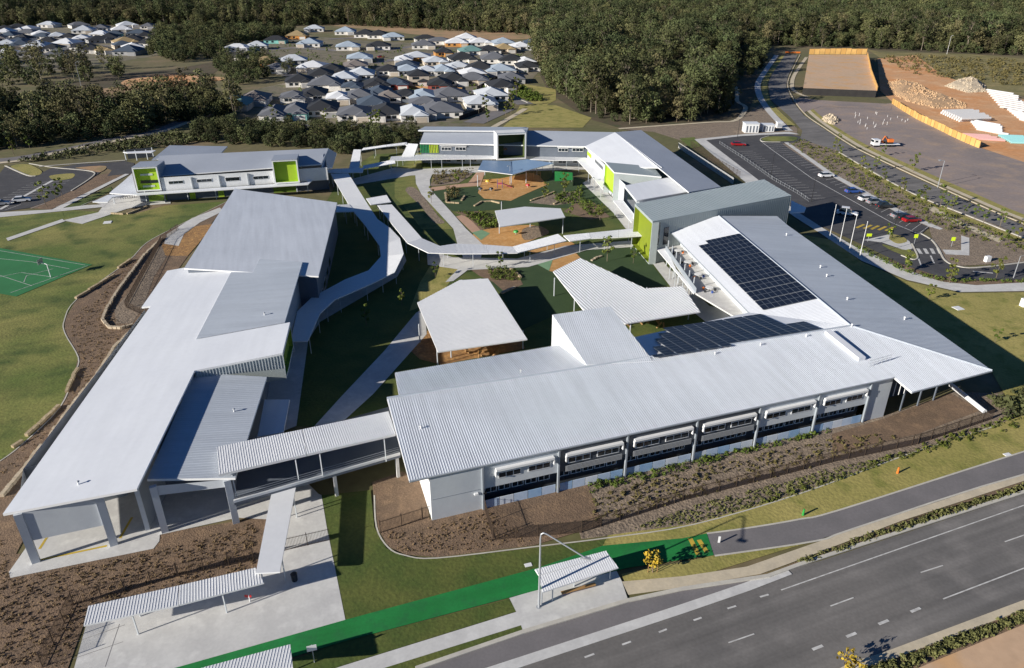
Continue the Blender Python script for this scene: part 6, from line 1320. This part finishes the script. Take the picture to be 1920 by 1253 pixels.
for k, (t_, lb) in enumerate((('e760,745', 'timber play logs under the five-sided shade roof'), ('_1200,612', 'timber climbing logs under the bent shade roof'))):
    p_ = P(t_); t = thing('log_climber', lb, 'log climber', p_); r_ = random.Random(k)
    for q in range(12): a_ = p_ + Vector((r_.uniform(-4, 5), r_.uniform(-1, 1.5), r_.uniform(.1, .3))); b = MB(); b.bar(a_, a_ + Vector((r_.uniform(-1.5, 1.5), r_.uniform(-1, 1), r_.uniform(.2, 1.4))), .14, 7); b.build('log', 'timber', t)
cb_ = thing('shade_cloth', 'green fabric shade sail beside the verandah of the rear building', 'shade sail', P('m60,600')); b = MB(); b.prism(PS('m0,545:2.6 m200,560:2.6 m200,640:2.4 m0,655:2.4'), .06); b.build('cloth', 'green_paint', cb_)
for t_ in ('m20,640', 'm190,660'): p_ = P(t_); b = MB(); b.bar(p_, p_ + Vector((0, 0, 2.5)), .06, 6); b.build('post', 'post_grey', cb_)
# ------------------------------------------------------------------ building land on the right
pad = thing('raised_pad', 'raised sandy building pad with dark retaining walls beside the new street', 'building pad', P('u1400,500'))
q4 = [P('u1055,196', 3.2), P('u1700,196', 3.2), P('u1812,598', 3.2), P('u990,568', 3.2)]; b = MB(); b.prism(q4, 3.2, 0, 1); b.build('fill', ['sand', 'retaining'], pad)
def barrier(label, spec, h, m='barrier', z=0.):
    ps = PS(spec, z); t = thing('site_hoarding', label, 'hoarding', ps[0])
    for a_, c_ in zip(ps, ps[1:]):
        n_ = max(1, round((c_ - a_).length / 3.4))
        for k in range(n_):
            p_, q_ = a_.lerp(c_, k / n_), a_.lerp(c_, (k + .93) / n_); b = MB(); b.box(((p_ + q_) / 2)[:2] + (z,), ((q_ - p_).length, .12, h * rnd.uniform(.93, 1.05)), Matrix.Rotation(rnd.uniform(-.03, .03), 3, 'Z') @ (q_ - p_)); b.build('panel', m if k % 3 else m + '_b' if m == 'barrier' else m, t); b = MB(); b.box((q_.x, q_.y, z), (.16, .2, h + .15), q_ - p_); b.build('post', 'timber', t)
barrier('yellow panel hoarding along the far edge of the raised sandy pad', 'u1055,192 u1700,192', 3.6, z=3.205); barrier('yellow hoarding down the right edge of the raised sandy pad', 'u1705,200 u1745,400 u1815,600', 2.0, z=3.205)
barrier('long yellow hoarding between gravel lot and orange earth', 'v430,745 v560,830 v720,925 v900,1010 v1100,1110 v1250,1180 v1410,1245', 2.6); barrier('red and white water barriers closing the end of the new street', 'u790,178 u960,178', 1.0, 'orange')
def rock_pile(label, spec, hgt_, n, m, seed, rs):
    poly = PS(spec); r_ = random.Random(seed); c_ = sum(poly, Vector()) / len(poly); t = thing('rock_pile', label, 'rock pile', (c_.x, c_.y, 0)); b = MB(); N = len(poly)
    rings = [(1.0, 0), (.75, .55), (.45, .88), (.15, 1)]; vs = []
    for f, z in rings: vs += [Vector((c_.x + (p.x - c_.x) * f, c_.y + (p.y - c_.y) * f, .02 + hgt_ * z * r_.uniform(.75, 1.15))) for p in poly]
    fs = [(a * N + k, a * N + (k + 1) % N, (a + 1) * N + (k + 1) % N, (a + 1) * N + k) for a in range(3) for k in range(N)] + [tuple(3 * N + k for k in range(N))]
    b.add(vs, fs); b.build('mound', m, t); b = MB()
    for _ in range(n):
        k = r_.randrange(N); f = math.sqrt(r_.random()) * 1.05; e_ = poly[k].lerp(poly[(k + 1) % N], r_.random()); p_ = c_ + (e_ - c_) * f; z = hgt_ * max(0, 1 - f ** 1.5) * r_.uniform(.8, 1.1); s = rs * r_.uniform(.5, 1.5)
        q = [Vector((p_.x, p_.y, z)) + Vector(v_) * s * r_.uniform(.7, 1.2) for v_ in ((1, 0, 0), (0, 1, 0), (-1, 0, 0), (0, -1, 0), (0, 0, .9), (.0, .0, -.8))]
        b.add(q, [(0, 1, 4), (1, 2, 4), (2, 3, 4), (3, 0, 4), (1, 0, 5), (2, 1, 5), (3, 2, 5), (0, 3, 5)])
    stuff(b.build('rocks', m, t))
rock_pile('large heap of tan sandstone rocks beside the dark cutting on the orange earth', 'v380,520 v520,480 v720,520 v1000,680 v1240,740 v1230,790 v900,790 v620,720 v440,640', 2.4, 1500, 'rock', 1, .6)
rock_pile('pale heap of rocks in front of the white pipe stacks', 'v1030,550 v1180,480 v1330,460 v1460,540 v1480,610 v1280,620', 3.2, 900, 'rock_pale', 2, .65)
def pipes(label, a0, a1, b0, n, m, rad, cols=1):
    A_, B_, D_ = P(a0), P(a1), P(b0); t = thing('pipe_stack', label, 'pipe stack', A_); st = (D_ - A_) / max(1, n - 1); r_ = random.Random(n)
    for k in range(n):
        for lay in range(cols):
            p_ = A_ + st * (k + lay * .5) + Vector((0, 0, rad * (1 + 1.75 * lay))); q_ = p_ + (B_ - A_) * r_.uniform(.85, 1.05); b = MB(); b.bar(p_, q_, rad, 8); b.build('pipe', m, t)
pipes('stack of long white pipes nearest the yellow hoarding', 'v980,860 v1540,960'.split()[0], 'v1340,850', 'v1180,950', 9, 'pipe_white', .55, 2)
pipes('row of white pipes with dark ends behind the first stack', 'v1300,940', 'v1640,1000', 'v1380,1040', 6, 'pipe_white', .5)
pipes('tall pile of white pipes at the far right edge', 'v1480,600', 'v1800,650', 'v1640,790', 9, 'pipe_white', .38, 2); pipes('white concrete pipes at the right edge below the tall pile', 'v1700,800', 'v1909,850', 'v1860,930', 7, 'pipe_white', .45)
pipes('flat row of pink pipes along the yellow hoarding', 'v1210,1090', 'v1540,1110', 'v1400,1150', 7, 'pipe_pink', .35); pipes('flat stack of pale cyan pipes at the right edge', 'v1620,1110', 'v1909,1120', 'v1760,1190', 9, 'pipe_cyan', .4)
r_ = random.Random(8)
for k in range(26):
    p_ = P('v%d,%d' % (r_.uniform(10, 640), r_.uniform(835, 1040))); t = thing('survey_peg', 'thin white survey peg standing in the bare gravel lot', 'survey peg', p_, group='survey pegs on the gravel lot'); b = MB(); b.box(p_, (.10, .10, r_.uniform(.8, 1.4)), Vector((1, r_.uniform(-1, 1), 0))); b.build('stake', 'frame_white', t); b = MB(); b.box(p_, (.2, .2, .06)); b.build('foot', 'timber', t)
rock_pile('small spoil heap at the near corner of the gravel lot', 'u1210,900 u1300,860 u1400,940 u1330,980 u1230,950', 1.2, 120, 'rock_pale', 5, .7)
